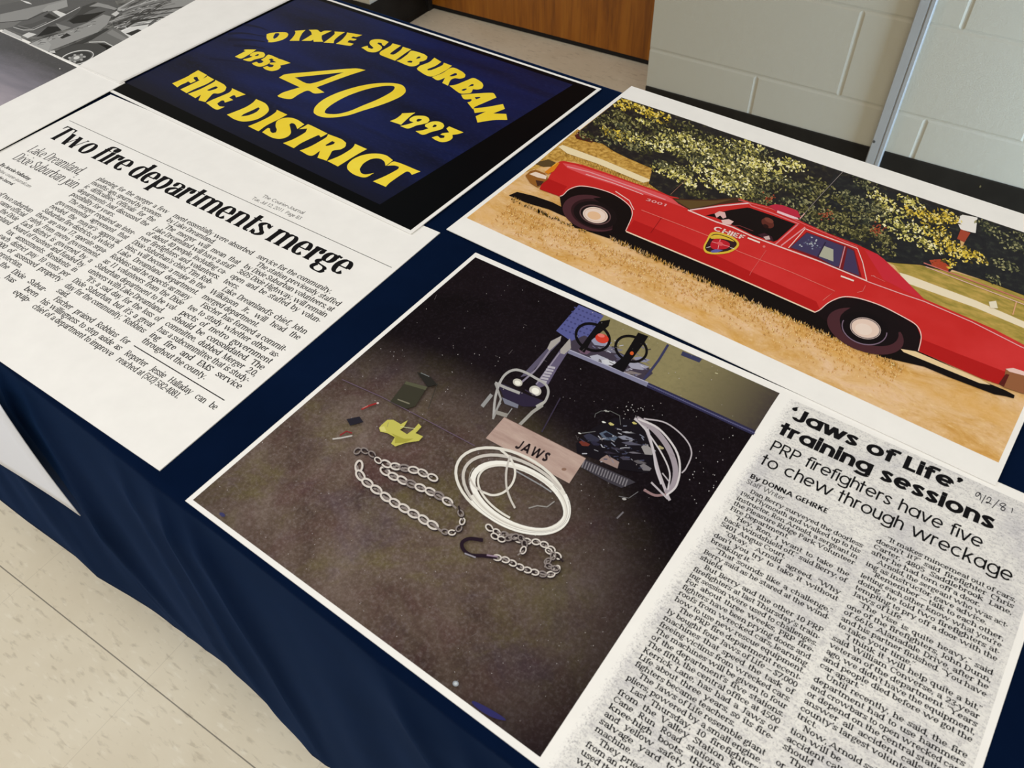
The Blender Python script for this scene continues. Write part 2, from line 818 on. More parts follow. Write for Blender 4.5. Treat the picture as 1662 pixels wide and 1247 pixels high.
        if ch in '\u201c\u201d':
            p2 = max(pr * .95, .055)
            for o_ in (0, 2.4 * p2):
                if ch == '\u201c':
                    s.dot(o_ + p2, A - .12, p2)
                    s.poly([(o_, A - .12), (o_ + p2 * 1.4, A - .1), (o_ + p2 * 1.9, A + .01), (o_ + p2 * 1.1, A)])
                else:
                    s.dot(o_ + p2, A - p2, p2)
                    s.poly([(o_ + p2 * .5, A - p2 * 1.5), (o_ + 2 * p2, A - p2), (o_ + p2 * 1.1, A - .15), (o_ + p2 * .1, A - .16)])
            return 4.4 * p2
        if ch == '-':
            B(0, .2, X * .5, max(h * 1.4, t * .7))
            return .2
        if ch == '\u2014':
            B(-.02, .62, X * .5, max(h, t * .5))
            return .6
        if ch == '?':
            Sp([(r, C * .76), (dw * .5, C - q), (dw - r, C * .74), (dw * .5, C * .46), (dw * .5, C * .26)])
            s.dot(dw * .5, pr, pr)
            return dw
        if ch == '(':
            Sp([(.16, A + .03), (.06, A * .7), (.05, A * .2), (.16, -.16)], .8)
            return .16
        if ch == ')':
            Sp([(0, A + .03), (.1, A * .7), (.11, A * .2), (0, -.16)], .8)
            return .16
        if ch == '$':
            w = s.draw('S')
            V(w / 2, -.08, C + .08, thin * .6)
            return w
        if ch == '/':
            Dg(0, -.05, .3, A, thin)
            return .3
        return .2

    def space(s):
        return .16 * s.wf + s.sp * .8 + (.14 if s.geo else .05)


def text_polys(face, txt, size, width=None, mode='natural', cond=1.0):
    """verts (N,2) with the baseline at y=0 and faces; width in metres.  mode: fit, space, natural, right"""
    items, x = [], 0.0
    nsp = txt.count(' ')
    words = []
    for ch in txt:
        if ch == ' ':
            x += face.space()
            words.append(None)
            items.append((x, None))
        else:
            v, f, w = face.glyph(ch)
            items.append((x, ch))
            x += w + face.sp
    x -= face.sp
    sx = size * cond
    extra = 0.0
    if width is not None:
        if mode == 'fit':
            sx = width / x
        elif mode == 'space':
            nat = x * sx
            if nsp and nat <= width:
                extra = (width - nat) / nsp
                if extra > size * .5:
                    g = min(1.12, width * .93 / nat)
                    sx *= g
                    extra = (width - nat * g) / nsp
            else:
                # too long: tighten the letters, keep word spaces
                sx *= width / nat
    VV, FF, n, shift = [], [], 0, 0.0
    tot = x * sx + extra * nsp
    off = (width - tot) if (mode == 'right' and width) else 0.0
    for px, ch in items:
        if ch is None:
            shift += extra
            continue
        v, f, w = face.glyph(ch)
        vv = np.empty_like(v)
        vv[:, 0] = (v[:, 0] + px) * sx + shift + off
        vv[:, 1] = v[:, 1] * size
        VV.append(vv)
        FF += [tuple(i + n for i in ff) for ff in f]
        n += len(v)
    return np.concatenate(VV) if VV else np.zeros((0, 2)), FF


class Print:
    """a sheet lying on the table: local x to the right of its picture, y up its picture, origin in its middle"""
    WS, HS = 0.45714, 0.30476

    def __init__(s, name, centre_px, th, z0, thick, label, cat, paper, centre=None, ws=None, hs=None, group=None):
        if ws:
            s.WS, s.HS = ws, hs
        s.zt = ZT + z0 + thick
        s.th = th
        s.c = at_z(centre_px, s.zt) if centre is None else np.array(centre)
        s.root = empty(name, (s.c[0], s.c[1], ZT + z0), th)
        tag(s.root, label, cat, group)
        s.thick = thick
        v, f = box(-s.WS / 2, s.WS / 2, -s.HS / 2, s.HS / 2, 0, thick)
        s.paper = link_mesh('paper', v, f, paper, parent=s.root)
        s.e1 = np.array([math.cos(th), math.sin(th)])
        s.e2 = np.array([-math.sin(th), math.cos(th)])

    def loc(s, px):
        p = at_z(px, s.zt)[:2] - s.c[:2]
        return np.array([p @ s.e1, p @ s.e2])

    def mm(s, x, y):
        """millimetres from the top left corner, y down"""
        return np.array([x / 1000 - s.WS / 2, s.HS / 2 - y / 1000])


class Ink:
    """polygons printed on a sheet, each a hair above the one before"""

    def __init__(s, pr, z0=0.00004, dz=0.000005):
        s.p, s.z, s.dz = pr, pr.thick + z0, dz
        s.v, s.f, s.mi, s.mats = [], [], [], []

    def m(s, mt):
        if mt not in s.mats:
            s.mats.append(mt)
        return s.mats.index(mt)

    def add(s, loc2, faces, mt, z=None):
        b = len(s.v)
        if z is None:
            z = s.z
            s.z += s.dz
        s.v += [(p[0], p[1], z) for p in loc2]
        k = s.m(mt)
        for f in faces:
            s.f.append(tuple(b + i for i in f))
            s.mi.append(k)

    def poly(s, outer, mt, holes=(), z=None, px=True):
        loops = [outer] + list(holes)
        tri = tessellate_polygon([[Vector((p[0], p[1], 0)) for p in l] for l in loops])
        pts = [p for l in loops for p in l]
        s.add([s.p.loc(p) for p in pts] if px else pts, tri, mt, z)

    def line(s, pts, w, mt, closed=False, taper=None, z=None, smooth=False):
        P = np.array(pts, float)
        if smooth:
            P = np.array(curve(pts, 5, closed))
        n = len(P)
        if closed:
            d = np.roll(P, -1, 0) - np.roll(P, 1, 0)
        else:
            d = np.gradient(P, axis=0)
        d /= (np.hypot(d[:, 0], d[:, 1]) + 1e-9)[:, None]
        ww = np.full(n, w / 2.0)
        if taper:
            ww = ww * np.linspace(1, taper, n)
        nn = np.stack([-d[:, 1], d[:, 0]], 1) * ww[:, None]
        pts2, f = [], []
        for a, c in zip(P + nn, P - nn):
            pts2 += [s.p.loc(a), s.p.loc(c)]
        for i in range(n if closed else n - 1):
            j = (i + 1) % n
            f.append((2 * i, 2 * i + 1, 2 * j + 1, 2 * j))
        s.add(pts2, f, mt, z)

    def ell(s, c, rx, ry, rot, mt, w=None, a0=0, a1=360, n=40, z=None):
        r = math.radians(rot)
        pts = []
        full = abs(a1 - a0) > 359
        for i in range(n if full else n + 1):
            a = math.radians(a0 + (a1 - a0) * i / n)
            x, y = rx * math.cos(a), ry * math.sin(a)
            pts.append((c[0] + x * math.cos(r) - y * math.sin(r), c[1] + x * math.sin(r) + y * math.cos(r)))
        if w is None:
            s.poly(pts, mt, z=z)
        else:
            s.line(pts, w, mt, closed=full, z=z)

    def text(s, face, txt, x0, y0, size, mt, width=None, mode='natural', slope=0.0, cond=1.0):
        """x0,y0 in mm from the sheet's top left (y down), size and width in mm"""
        v, f = text_polys(face, txt, size / 1000, None if width is None else width / 1000, mode, cond)
        o = s.p.mm(x0, y0)
        if s.p.mm is globals().get('jaws_mm'):
            slope += JS
        c, sn = math.cos(slope), math.sin(slope)
        q = np.stack([o[0] + v[:, 0] * c - v[:, 1] * sn, o[1] + v[:, 0] * sn + v[:, 1] * c], 1)
        # every face a hair apart so that crossing strokes never share a plane
        b = len(s.v)
        s.v += [(p[0], p[1], s.z + 4e-6 * (i % 7)) for i, p in enumerate(q)]
        k = s.m(mt)
        for ff in f:
            s.f.append(tuple(b + i for i in ff))
            s.mi.append(k)

    def build(s, name, label=None):
        # nothing is printed past the edge of its sheet
        ex, ey = s.p.WS / 2 - .001, s.p.HS / 2 - .001
        xm = getattr(s.p, 'xmax', ex)
        s.v = [(min(max(x, -ex), xm), min(max(y, -ey), getattr(s.p, 'ymax', ey)), z) for x, y, z in s.v]
        o = link_mesh(name, s.v, s.f, s.mats, s.mi, s.p.root)
        if label:
            o['label'] = label
        return o


def curve(pts, m=6, closed=False):
    P = [np.array(p, float) for p in pts]
    n = len(P)
    out = []
    for i in range(n if closed else n - 1):
        if closed:
            a, b, c, d = P[i - 1], P[i], P[(i + 1) % n], P[(i + 2) % n]
        else:
            b, c = P[i], P[i + 1]
            a = P[i - 1] if i else 2 * b - c
            d = P[i + 2] if i + 2 < n else 2 * c - b
        for j in range(m):
            u = j / m
            out.append(0.5 * (2 * b + (c - a) * u + (2 * a - 5 * b + 4 * c - d) * u * u + (3 * b - a - 3 * c + d) * u ** 3))
    if not closed:
        out.append(P[-1])
    return out


def ref(ox, oy, k):
    """points noted on an enlarged crop of the sheet, brought back to the frame"""
    def g(pts):
        return [(ox + x / k, oy + y / k) for x, y in pts]
    return g


# ------------------------------------------------------------------ room
# floor: twelve inch composition tiles
fm = mat('vinyl_tile', (200, 186, 158), 0.42, 0.35)
nt, N, K, bs = nodes_of(fm)
v = coords(nt)
sep = nt.nodes.new('ShaderNodeSeparateXYZ')
K.new(v, sep.inputs[0])


def seam(o, w):
    a = math_n(nt, 'DIVIDE', o, 0.3048)
    a = math_n(nt, 'FRACT', a)
    a = math_n(nt, 'SUBTRACT', a, 0.5)
    a = math_n(nt, 'ABSOLUTE', a)
    return math_n(nt, 'GREATER_THAN', a, 0.5 - w)


sx, sy = seam(sep.outputs['X'], 0.0016), seam(sep.outputs['Y'], 0.0030)
vs1 = coords(nt, (26, 90, 1), (0, 0, 0.5))
vs2 = coords(nt, (34, 110, 1), (0, 0, 0.62))
st1 = noise(nt, vs1, 1.3, 3, 0.55, 0.3)
st2 = noise(nt, vs2, 1.0, 3, 0.5, 0.2)
cl = noise(nt, coords(nt), 5.0, 5, 0.6)
base = ramp(nt, cl, [(0.3, (216, 202, 174)), (0.7, (229, 217, 191))])
c1 = mix(nt, math_n(nt, 'MULTIPLY', fac(nt, st1, 0.57, 0.70), 0.42), base, (166, 150, 124))
c2 = mix(nt, math_n(nt, 'MULTIPLY', fac(nt, st2, 0.60, 0.74), 0.45), c1, (242, 233, 212))
c3 = mix(nt, math_n(nt, 'MULTIPLY', sx, 0.22), c2, (130, 115, 95))
c4 = mix(nt, math_n(nt, 'MULTIPLY', sy, 0.75), c3, (70, 62, 52))
K.new(c4, bs.inputs['Base Color'])
tile0 = at_z((37.4, 948.5), 0.0)
A_TILE = math.radians(-34.67)
fl = link_mesh('floor', [(-6.1, -6.1, 0), (6.1, -6.1, 0), (6.1, 6.1, 0), (-6.1, 6.1, 0)], [(0, 1, 2, 3)], fm)
fl.location = (tile0[0], tile0[1], 0)
fl.rotation_euler = (0, 0, A_TILE)
structure(fl)

# painted block wall with a door recess
WALL_N = 1.917
wallm = mat('painted_block', (178, 168, 144), 0.5, 0.2)
nt, N, K, bs = nodes_of(wallm)
v = coords(nt)
bump(nt, math_n(nt, 'ADD', noise(nt, v, 260, 3, 0.6), math_n(nt, 'MULTIPLY', noise(nt, v, 60, 2, 0.5), 0.8)), 0.35, 0.0012, bs)
jointm = wallm


def block_wall(name, n_off, x0, x1, z1, phase, ax='x'):
    """face made of single chamfered blocks in running bond, x along the wall, z up, front towards -y"""
    V_, F_ = [], []
    CH, DP, GAP = 0.0048, 0.0020, 0.0016
    row = 0
    z = 0.0
    while z < z1:
        ph = phase + (0.2032 if row % 2 else 0.0)
        k0 = math.floor((x0 - ph) / 0.4064)
        xx = ph + k0 * 0.4064
        while xx < x1:
            a, b = max(xx, x0), min(xx + 0.4064, x1)
            if b - x0 < 0.15 and a == x0:      # a short cut piece is one long corner block here
                xx += 0.4064
                b = min(xx + 0.4064, x1)
            if b - a > 0.02:
                ga = GAP if a > x0 else 0
                gb = GAP if b < x1 else 0
                a2, b2, za, zb = a + ga, b - gb, z + GAP, z + 0.2032 - GAP
                ca = CH if a > x0 else 0
                cb2 = CH if b < x1 else 0
                i = len(V_)
                V_ += [(a2, DP, za), (b2, DP, za), (b2, DP, zb), (a2, DP, zb),
                       (a2 + ca, 0, za + CH), (b2 - cb2, 0, za + CH), (b2 - cb2, 0, zb - CH), (a2 + ca, 0, zb - CH)]
                F_ += [(i + 4, i + 5, i + 6, i + 7), (i, i + 1, i + 5, i + 4), (i + 1, i + 2, i + 6, i + 5),
                       (i + 2, i + 3, i + 7, i + 6), (i + 3, i, i + 4, i + 7)]
            xx += 0.4064
        z += 0.2032
        row += 1
    i = len(V_)
    bv, bf = box(x0, x1, DP, 0.20, 0, z)
    V_ += bv
    F_ += [tuple(i + q for q in f) for f in bf]
    return link_mesh(name, V_, F_, wallm)


S_COR, S_LEFT, N_DOOR = -0.845, -1.812, 2.206
wr = block_wall('wall_right', WALL_N, S_COR, WIN_S + .2, 2.44, -0.552)
wl = block_wall('wall_left', WALL_N, -4.4, S_LEFT, 2.44, -0.552)
for o in (wr, wl):
    o.location = tuple(RN * WALL_N)
    o.rotation_euler = (0, 0, A_ROOM)
    structure(o)
# back of the recess around the door
v1, f1 = box(S_LEFT - .15, S_COR + .15, 0.05, 0.12, 0, 2.64)
wb = link_mesh('wall_back', v1, f1, wallm)
wb.location = tuple(RN * N_DOOR)
wb.rotation_euler = (0, 0, A_ROOM)
structure(wb)
# cheeks of the recess (returns of the block wall)
for nm, sa, sb in (('wall_recess_right', S_COR, S_COR + .19), ('wall_recess_left', S_LEFT - .19, S_LEFT)):
    vv, ff = box(sa, sb, 0.2, N_DOOR - WALL_N + 0.05, 0, 2.64)
    o = link_mesh(nm, vv, ff, wallm)
    o.location = tuple(RN * WALL_N)
    o.rotation_euler = (0, 0, A_ROOM)
    structure(o)

# cove base
basem = mat('vinyl_base', (40, 35, 29), 0.5, 0.1)
nt, N, K, bs = nodes_of(basem)
K.new(ramp(nt, noise(nt, coords(nt), 14, 4, 0.6), [(0.35, (30, 25, 18)), (0.7, (38, 33, 25))]), bs.inputs['Base Color'])


def cove(name, p0, p1, out, hgt=0.1016):
    """base strip from p0 to p1 (s, n pairs), toe pointing along out"""
    prof = [(0.0, 0.0), (0.014, 0.0), (0.012, 0.004), (0.006, 0.012), (0.004, 0.02), (0.0035, hgt - .002), (0.002, hgt), (0.0, hgt)]
    V_, F_ = [], []
    for p in (p0, p1):
        for d, z in prof:
            V_.append(tuple(RE * (p[0] + out[0] * d) + RN * (p[1] + out[1] * d) + np.array([0, 0, z])))
    n = len(prof)
    for i in range(n):
        F_.append((i, (i + 1) % n, n + (i + 1) % n, n + i))
    F_ += [tuple(range(n - 1, -1, -1)), tuple(range(n, 2 * n))]
    return structure(link_mesh(name, V_, F_, basem))


cove('baseboard_right', (S_COR, WALL_N), (-0.2415, WALL_N), (0, -1))
cove('baseboard_far_right', (-0.2075, WALL_N), (WIN_S, WALL_N), (0, -1))
cove('baseboard_left', (-4.4, WALL_N), (S_LEFT + .004, WALL_N), (0, -1), 0.118)
cove('baseboard_recess', (S_LEFT, WALL_N), (S_LEFT, N_DOOR + .01), (1, 0), 0.118)

# unseen side wall, with a low window added around the cool wall light
vv, ff = [], []
for q_ in ((WIN_S, WIN_S + .2, -1.2, WIN_N0, 0, 2.64), (WIN_S, WIN_S + .2, WIN_N1, WALL_N, 0, 2.64), (WIN_S, WIN_S + .2, WIN_N0, WIN_N1, 0, WIN_Z0), (WIN_S, WIN_S + .2, WIN_N0, WIN_N1, WIN_Z1, 2.64)):
    b = len(vv)
    a1, a2 = box(*q_)
    vv += a1
    ff += [tuple(i + b for i in f) for f in a2]
ws_ = link_mesh('wall_side', vv, ff, wallm)
ws_.rotation_euler = (0, 0, A_ROOM)
structure(ws_)
win = empty('added_window_1', rp(WIN_S, (WIN_N0 + WIN_N1) / 2, WIN_Z0), A_ROOM)
structure(win)
wn, wz = (WIN_N1 - WIN_N0) / 2, WIN_Z1 - WIN_Z0
vv, ff = [], []
for q_ in ((-.012, .05, -wn, wn, 0, .03), (-.012, .05, -wn, wn, wz - .03, wz), (-.012, .05, -wn, -wn + .03, 0, wz), (-.012, .05, wn - .03, wn, 0, wz)):
    b = len(vv)
    a1, a2 = box(*q_)
    vv += a1
    ff += [tuple(i + b for i in f) for f in a2]
link_mesh('added_window_frame', vv, ff, mat('frame_grey', (120, 118, 112), .5), parent=win)
pm = mat('added_pane', (200, 215, 230), .1, .4)
pm.node_tree.nodes['Principled BSDF'].inputs['Emission Color'].default_value = (.55, .75, 1, 1)
pm.node_tree.nodes['Principled BSDF'].inputs['Emission Strength'].default_value = 1.0  # glowing pane of the added window
vv, ff = box(.012, .018, -wn + .028, wn - .028, .028, wz - .028)
link_mesh('added_window_glass', vv, ff, pm, parent=win)

# small pale scuff on the base
sc = at_plane((1591, 303), RN, WALL_N - .0045)
scm = mat('scuff', (120, 105, 60), 0.6)
V_, F_ = [], []
for i in range(12):
    a = 2 * math.pi * i / 12
    V_.append(tuple(sc + RE * .0016 * math.cos(a) + np.array([0, 0, .0032 * math.sin(a)])))
F_ = [tuple(range(12))]
so = link_mesh('trim_2', V_, F_, scm)
structure(so)

# wooden door in the recess
dm = mat('oak_door', (128, 72, 22), 0.38, 0.4)
nt, N, K, bs = nodes_of(dm)
v = coords(nt, (26, 26, 2.2))
g1 = noise(nt, v, 1.2, 6, 0.65, 0.6)
g2 = noise(nt, coords(nt, (160, 160, 6)), 1.0, 3, 0.6)
cw = ramp(nt, g1, [(0.25, (108, 58, 9)), (0.5, (154, 90, 18)), (0.75, (176, 110, 30))])
cw = mix(nt, math_n(nt, 'MULTIPLY', fac(nt, g2, 0.5, 0.75), 0.35), cw, (80, 40, 10))
K.new(cw, bs.inputs['Base Color'])
door = empty('door_1', tuple(RN * N_DOOR + RE * (S_LEFT + S_COR) / 2), A_ROOM)
structure(door)
hw = (S_COR - S_LEFT) / 2
vv, ff = box(-hw + .017, hw - .003, 0, .044, .016, 2.06)
bevel(link_mesh('door_panel', vv, ff, dm, parent=door), .002)
vv, ff = box(-hw + .017, hw - .003, .004, .04, .002, .016)
link_mesh('door_sweep', vv, ff, mat('rubber_black', (22, 19, 17), .7), parent=door)
fv, ffc = [], []
for a in ((-hw + .0045, -hw + .017, -.02, .06, 0, 2.1), (-hw + .0045, hw - .003, -.02, .06, 2.064, 2.1)):
    b = len(fv)
    q1, q2 = box(*a)
    fv += q1
    ffc += [tuple(i + b for i in f) for f in q2]
link_mesh('door_frame', fv, ffc, mat('frame_paint', (34, 30, 26), .5), parent=door)
hv, hf = [], []
for i in range(20):
    a = 2 * math.pi * i / 20
    for (rr, yy) in ((.014, 0), (.012, -.03), (.027, -.04), (.028, -.055), (.018, -.066)):
        hv.append((hw - .1 + rr * math.cos(a), yy, 1.0 + rr * math.sin(a)))
for i in range(20):
    j = (i + 1) % 20
    for q in range(4):
        hf.append((i * 5 + q, i * 5 + q + 1, j * 5 + q + 1, j * 5 + q))
hf.append(tuple(i * 5 + 4 for i in range(20)))
link_mesh('door_handle', hv, hf, mat('steel', (170, 168, 162), .3, .5, 1.0), parent=door, smooth=True)

# surface raceway on the wall
rw = empty('metal_raceway', tuple(RE * -0.2245 + RN * WALL_N), A_ROOM)
tag(rw, 'narrow grey metal cable raceway running straight up the painted block wall', 'raceway')
rm_ = mat('raceway_metal', (158, 153, 142), .42, .3, .1)
prof = [(-.0165, 0), (-.0165, -.017), (-.0145, -.0195), (.0035, -.0195), (.0045, -.0165), (.0065, -.0165), (.0075, -.0195), (.0145, -.0195), (.0165, -.017), (.0165, 0)]
V_ = [(x, y, z) for z in (0.0, 2.44) for x, y in prof]
n = len(prof)
F_ = [(i, i + 1, n + i + 1, n + i) for i in range(n - 1)] + [tuple(range(n - 1, -1, -1)), tuple(range(n, 2 * n)), (n - 1, 0, n, 2 * n - 1)]
link_mesh('cover', V_, F_, rm_, parent=rw)
sp_ = at_plane((1418.5, 230), RN, WALL_N - .0195)
sl = ((sp_ - RE * -0.2245) @ RE, sp_[2])
V_, F_ = [], []
for ring, (rr, yy) in enumerate(((.0034, -.0195), (.0030, -.0209), (.0012, -.0212))):
    for i in range(14):
        a = 2 * math.pi * i / 14
        V_.append((sl[0] + rr * math.cos(a), yy, sl[1] + rr * math.sin(a)))
for k_ in (0, 1):
    for i in range(14):
        j = (i + 1) % 14
        F_.append((k_ * 14 + i, k_ * 14 + j, k_ * 14 + 14 + j, k_ * 14 + 14 + i))
F_.append(tuple(range(28, 42)))
link_mesh('screw', V_, F_, mat('screw_metal', (95, 92, 86), .4, .4, .8), parent=rw)

# ------------------------------------------------------------------ table under its cloth
T0, T1 = -1.95, 0.80             # along the table
NF, NB = 0.099, 0.709            # front and back edges
CT = -0.0012                     # cloth surface, below the sheet level
tb = empty('folding_table', tuple(TE * (T0 + T1) / 2 + TN * (NF + NB) / 2), A_TAB)
tag(tb, 'long folding table beneath the navy tablecloth, only its draped shape showing', 'table')
hl, hd = (T1 - T0) / 2 - .004, (NB - NF) / 2 - .003
vv, ff = box(-hl, hl, -hd, hd, ZT + CT - .026, ZT + CT - .0012)
bevel(link_mesh('tabletop', vv, ff, mat('grey_laminate', (165, 162, 158), .5), parent=tb), .004)
for sx_ in (-1, 1):
    for sy_ in (-1, 1):
        V_, F_ = [], []
        for z in (0.0, ZT + CT - .026):
            for i in range(10):
                a = 2 * math.pi * i / 10
                V_.append((sx_ * (hl - .16) + .014 * math.cos(a), sy_ * (hd - .07) + .014 * math.sin(a), z))
        F_ = [(i, (i + 1) % 10, 10 + (i + 1) % 10, 10 + i) for i in range(10)] + [tuple(range(9, -1, -1)), tuple(range(10, 20))]
        link_mesh('leg', V_, F_, mat('steel_dark', (70, 70, 72), .4, .4, .7), parent=tb)

clm = mat('navy_cloth', (5, 18, 42), 0.85, 0.02)
nt, N, K, bs = nodes_of(clm)
bs.inputs['Sheen Weight'].default_value = 0.075
bs.inputs['Sheen Roughness'].default_value = 0.45
bs.inputs['Sheen Tint'].default_value = L((90, 150, 235))
v = coords(nt)
K.new(ramp(nt, noise(nt, v, 9, 5, 0.6), [(0.3, (3, 15, 38)), (0.7, (6, 21, 48))]), bs.inputs['Base Color'])
wv = nt.nodes.new('ShaderNodeTexWave')
wv.inputs['Scale'].default_value = 900
wv.inputs['Distortion'].default_value = 1.0
K.new(v, wv.inputs['Vector'])
bump(nt, math_n(nt, 'ADD', wv.outputs['Fac'], noise(nt, v, 700, 2)), 0.12, 0.0006, bs)

HEM = -0.457
# hem stand-off measured along the front of the table
hem_te = [-1.95, -1.3, -1.0, -.936, -.874, -.774, -.728, -.673, -.635, -.579, -.503, -.465, -.401, -.358, -.329, -.2, 0.0, .3, .8]
hem_out = [.030, .036, .039, .0376, .0342, .0268, .0274, .0188, .0137, .0086, .0042, .0057, .0090, .0150, .0110, .006, .014, .007, .016]
# creases: (te at the fold, te at the hem, half width, depth)
fold = []


def front_te(px, off):
    return at_plane(px, TN, off) @ TE


for (pa, pb, w_, d_) in [((318, 870), (372, 1000), .016, .010), ((372, 1000), (470, 1190), .018, .013),
                         ((250, 860), (330, 1030), .022, .008), ((560, 1010), (600, 1120), .020, .010),
                         ((150, 800), (232, 950), .026, .009), ((60, 690), (160, 850), .018, .007),
                         ((20, 640), (140, 830), .012, .006), ((690, 1120), (740, 1247), .025, .009)]:
    fold.append((front_te(pa, .095), front_te(pb, .085), w_, d_, (at_plane(pa, TN, .095)[2] - ZT), (at_plane(pb, TN, .085)[2] - ZT)))


def cloth_out(te, z):
    """how far the hanging cloth stands off the table edge at te, z below the top"""
    f = min(1.0, max(0.0, z / HEM))
    o = np.interp(te, hem_te, hem_out) * f ** 1.2
    o += (f - f ** 4) * (.006 * math.sin(te * 23 + .6) + .004 * math.sin(te * 51 + 2.1 + 1.2 * f) + .002 * math.sin(te * 97))
    for ta, tb_, w_, d_, za, zb in fold:
        u = (z - za) / (zb - za) if abs(zb - za) > 1e-4 else 0.0
        c = ta + (tb_ - ta) * u
        amp = min(1.0, max(0.0, z / -.06))
        x = (te - c) / w_
        if abs(x) < 4:
            o += d_ * amp * 1.2 * math.exp(-abs(x) ** 1.05) * (0.7 + .3 * f) * (1 - .85 * f ** 5)
    return max(o, .0005 * f)


cols = 460
rows_front = [-.0, -.003, -.007, -.012, -.018] + [-.018 - (abs(HEM) - .018) * (i + 1) / 34 for i in range(34)]
V_, F_ = [], []
prof_n = 0
for i in range(cols):
    te = T0 + (T1 - T0) * i / (cols - 1)
    line = []
    # back hang
    for k_ in range(12, 0, -1):
        z = HEM * k_ / 12
        f = k_ / 12
        o = .003 + f * (.012 + .006 * math.sin(te * 21) + .003 * math.sin(te * 47))
        line.append((NB + o, CT + z))
    line.append((NB + .002, CT - .004))
    line.append((NB - .001, CT - .0008))
    for k_ in range(0, 13):
        nn_ = NB - .005 + (NF + .005 - NB + .005) * k_ / 12
        line.append((nn_, CT))
    line.append((NF + .0015, CT - .0006))
    for z in rows_front[1:]:
        line.append((NF - .001 - cloth_out(te, z), CT + z))
    prof_n = len(line)
    hem_wave = .001 * math.sin(te * 31 + 1)
    for j, (nn_, z) in enumerate(line):
        zz = z
        if j > prof_n - 12:
            zz = z + hem_wave * (j - prof_n + 12) / 12
        V_.append(tuple(TE * te + TN * nn_ + np.array([0, 0, ZT + zz])))
for i in range(cols - 1):
    for j in range(prof_n - 1):
        a = i * prof_n + j
        F_.append((a, a + 1, a + prof_n + 1, a + prof_n))
cloth = link_mesh('tablecloth', V_, F_, clm, smooth=True)
sm = cloth.modifiers.new('solid', 'SOLIDIFY')
sm.thickness = 0.0007
sm.offset = -1.0
tag(cloth, 'navy blue tablecloth draped over the long display table, hanging in folds', 'tablecloth')

# white sheet hanging on the front of the cloth
whm = mat('white_card', (240, 244, 254), .6, .25)
WD = NF - .020
wc = at_plane((130, 838), TN, WD)        # its lower right corner
wt = at_plane((0, 655), TN, WD)          # where its right edge leaves the frame
zc, tec = wc[2], wc @ TE
hs = empty('hanging_sheet', tuple(TE * tec + TN * WD + np.array([0, 0, zc])), A_TAB)
tag(hs, 'plain white sheet hanging askew against the front of the navy tablecloth', 'sheet')
ux, uz = wt @ TE - tec, wt[2] - zc
ln_ = math.hypot(ux, uz)
ux, uz = ux / ln_, uz / ln_
V_, F_ = [], []
nz = 10
for j in range(nz + 1):
    for i in range(9):
        d_, h_ = .24 * (1 - i / 8), (ln_ + .004) * j / nz
        V_.append((ux * h_ - uz * d_, -.002 * math.sin(h_ * 14) - .10 * d_ ** 1.3, uz * h_ + ux * d_ * -1.25))
for j in range(nz):
    for i in range(8):
        a = j * 9 + i
        F_.append((a, a + 1, a + 10, a + 9))
o = link_mesh('sheet_panel', V_, F_, whm, parent=hs, smooth=True)
m_ = o.modifiers.new('solid', 'SOLIDIFY')
m_.thickness = .0008

# ------------------------------------------------------------------ paper and ink
paper = mat('paper', (246, 244, 239), .55, .25)
nt, N, K, bs = nodes_of(paper)
K.new(ramp(nt, noise(nt, coords(nt), 40, 4, .6), [(.3, (243, 241, 236)), (.7, (248, 246, 241))]), bs.inputs['Base Color'])
ink = mat('ink_black', (20, 19, 21), .6, .06)
ink_soft = mat('ink_soft', (46, 44, 46), .6, .15)


def C(r, g, b, rough=.5, spec=.1):
    return mat('print_%d_%d_%d_%d' % (r, g, b, int(rough * 100)), (r, g, b), rough, spec)


# =================================================================== newspaper article sheet
SERIF_B = Face(X=.52, C=.70, A=.73, D=-.2, t=.185, h=.040, ser=.036, st=.022, wf=.84, sp=.012, seg=22)
SERIF = Face(X=.50, C=.67, A=.71, D=-.2, t=.118, h=.056, ser=.040, st=.030, wf=.88, sp=.020, seg=7)
SERIF_L = Face(X=.5, C=.70, A=.74, D=-.2, t=.066, h=.034, ser=.035, st=.018, wf=.72, sp=.022, seg=10)
SANS = Face(X=.5, C=.7, A=.72, D=-.2, t=.072, h=.065, ser=0, st=0, wf=1.0, sp=.065, seg=8)
SANS_B = Face(X=.5, C=.7, A=.72, D=-.2, t=.150, h=.12, ser=0, st=0, wf=.8, sp=.06, seg=8)
AVANT = Face(X=.54, C=.70, A=.72, D=-.2, t=.092, h=.086, ser=0, st=0, wf=1.0, geo=True, sp=.05, seg=20)
AVANT_B = Face(X=.54, C=.70, A=.72, D=-.2, t=.175, h=.145, ser=0, st=0, wf=.68, geo=True, sp=.028, seg=20)
SLAB = Face(X=.50, C=.67, A=.70, D=-.19, t=.132, h=.082, ser=.068, st=.056, wf=1.0, sp=.016, seg=7)

art = Print('news_article_print', (209.64, 384.55), -0.63238, -.0010, .0007,
            'white print of the newspaper story headed Two fire departments merge', 'newspaper print', paper)


def column(pr, name, face, lines, x0, x1, y0, pitch, size, slope=0.0, drift=0.0, indent=7.0, mt=ink, cond=1.0):
    k_ = Ink(pr)
    for i, tx in enumerate(lines):
        y = y0 + pitch * i
        xl = x0 + drift * (pitch * i)
        w = x1 - x0
        flush = True
        while tx and tx[0] in '>|<':
            if tx[0] == '>':
                xl += indent
                w -= indent
            elif tx[0] == '|':
                flush = False
            tx = tx[1:]
        yy = y - math.tan(slope) * (xl - x0 - drift * (pitch * i))
        k_.text(face, tx, xl, yy, size, mt, w if flush else None, 'space' if flush else 'natural', slope, cond)
    return k_.build(name)


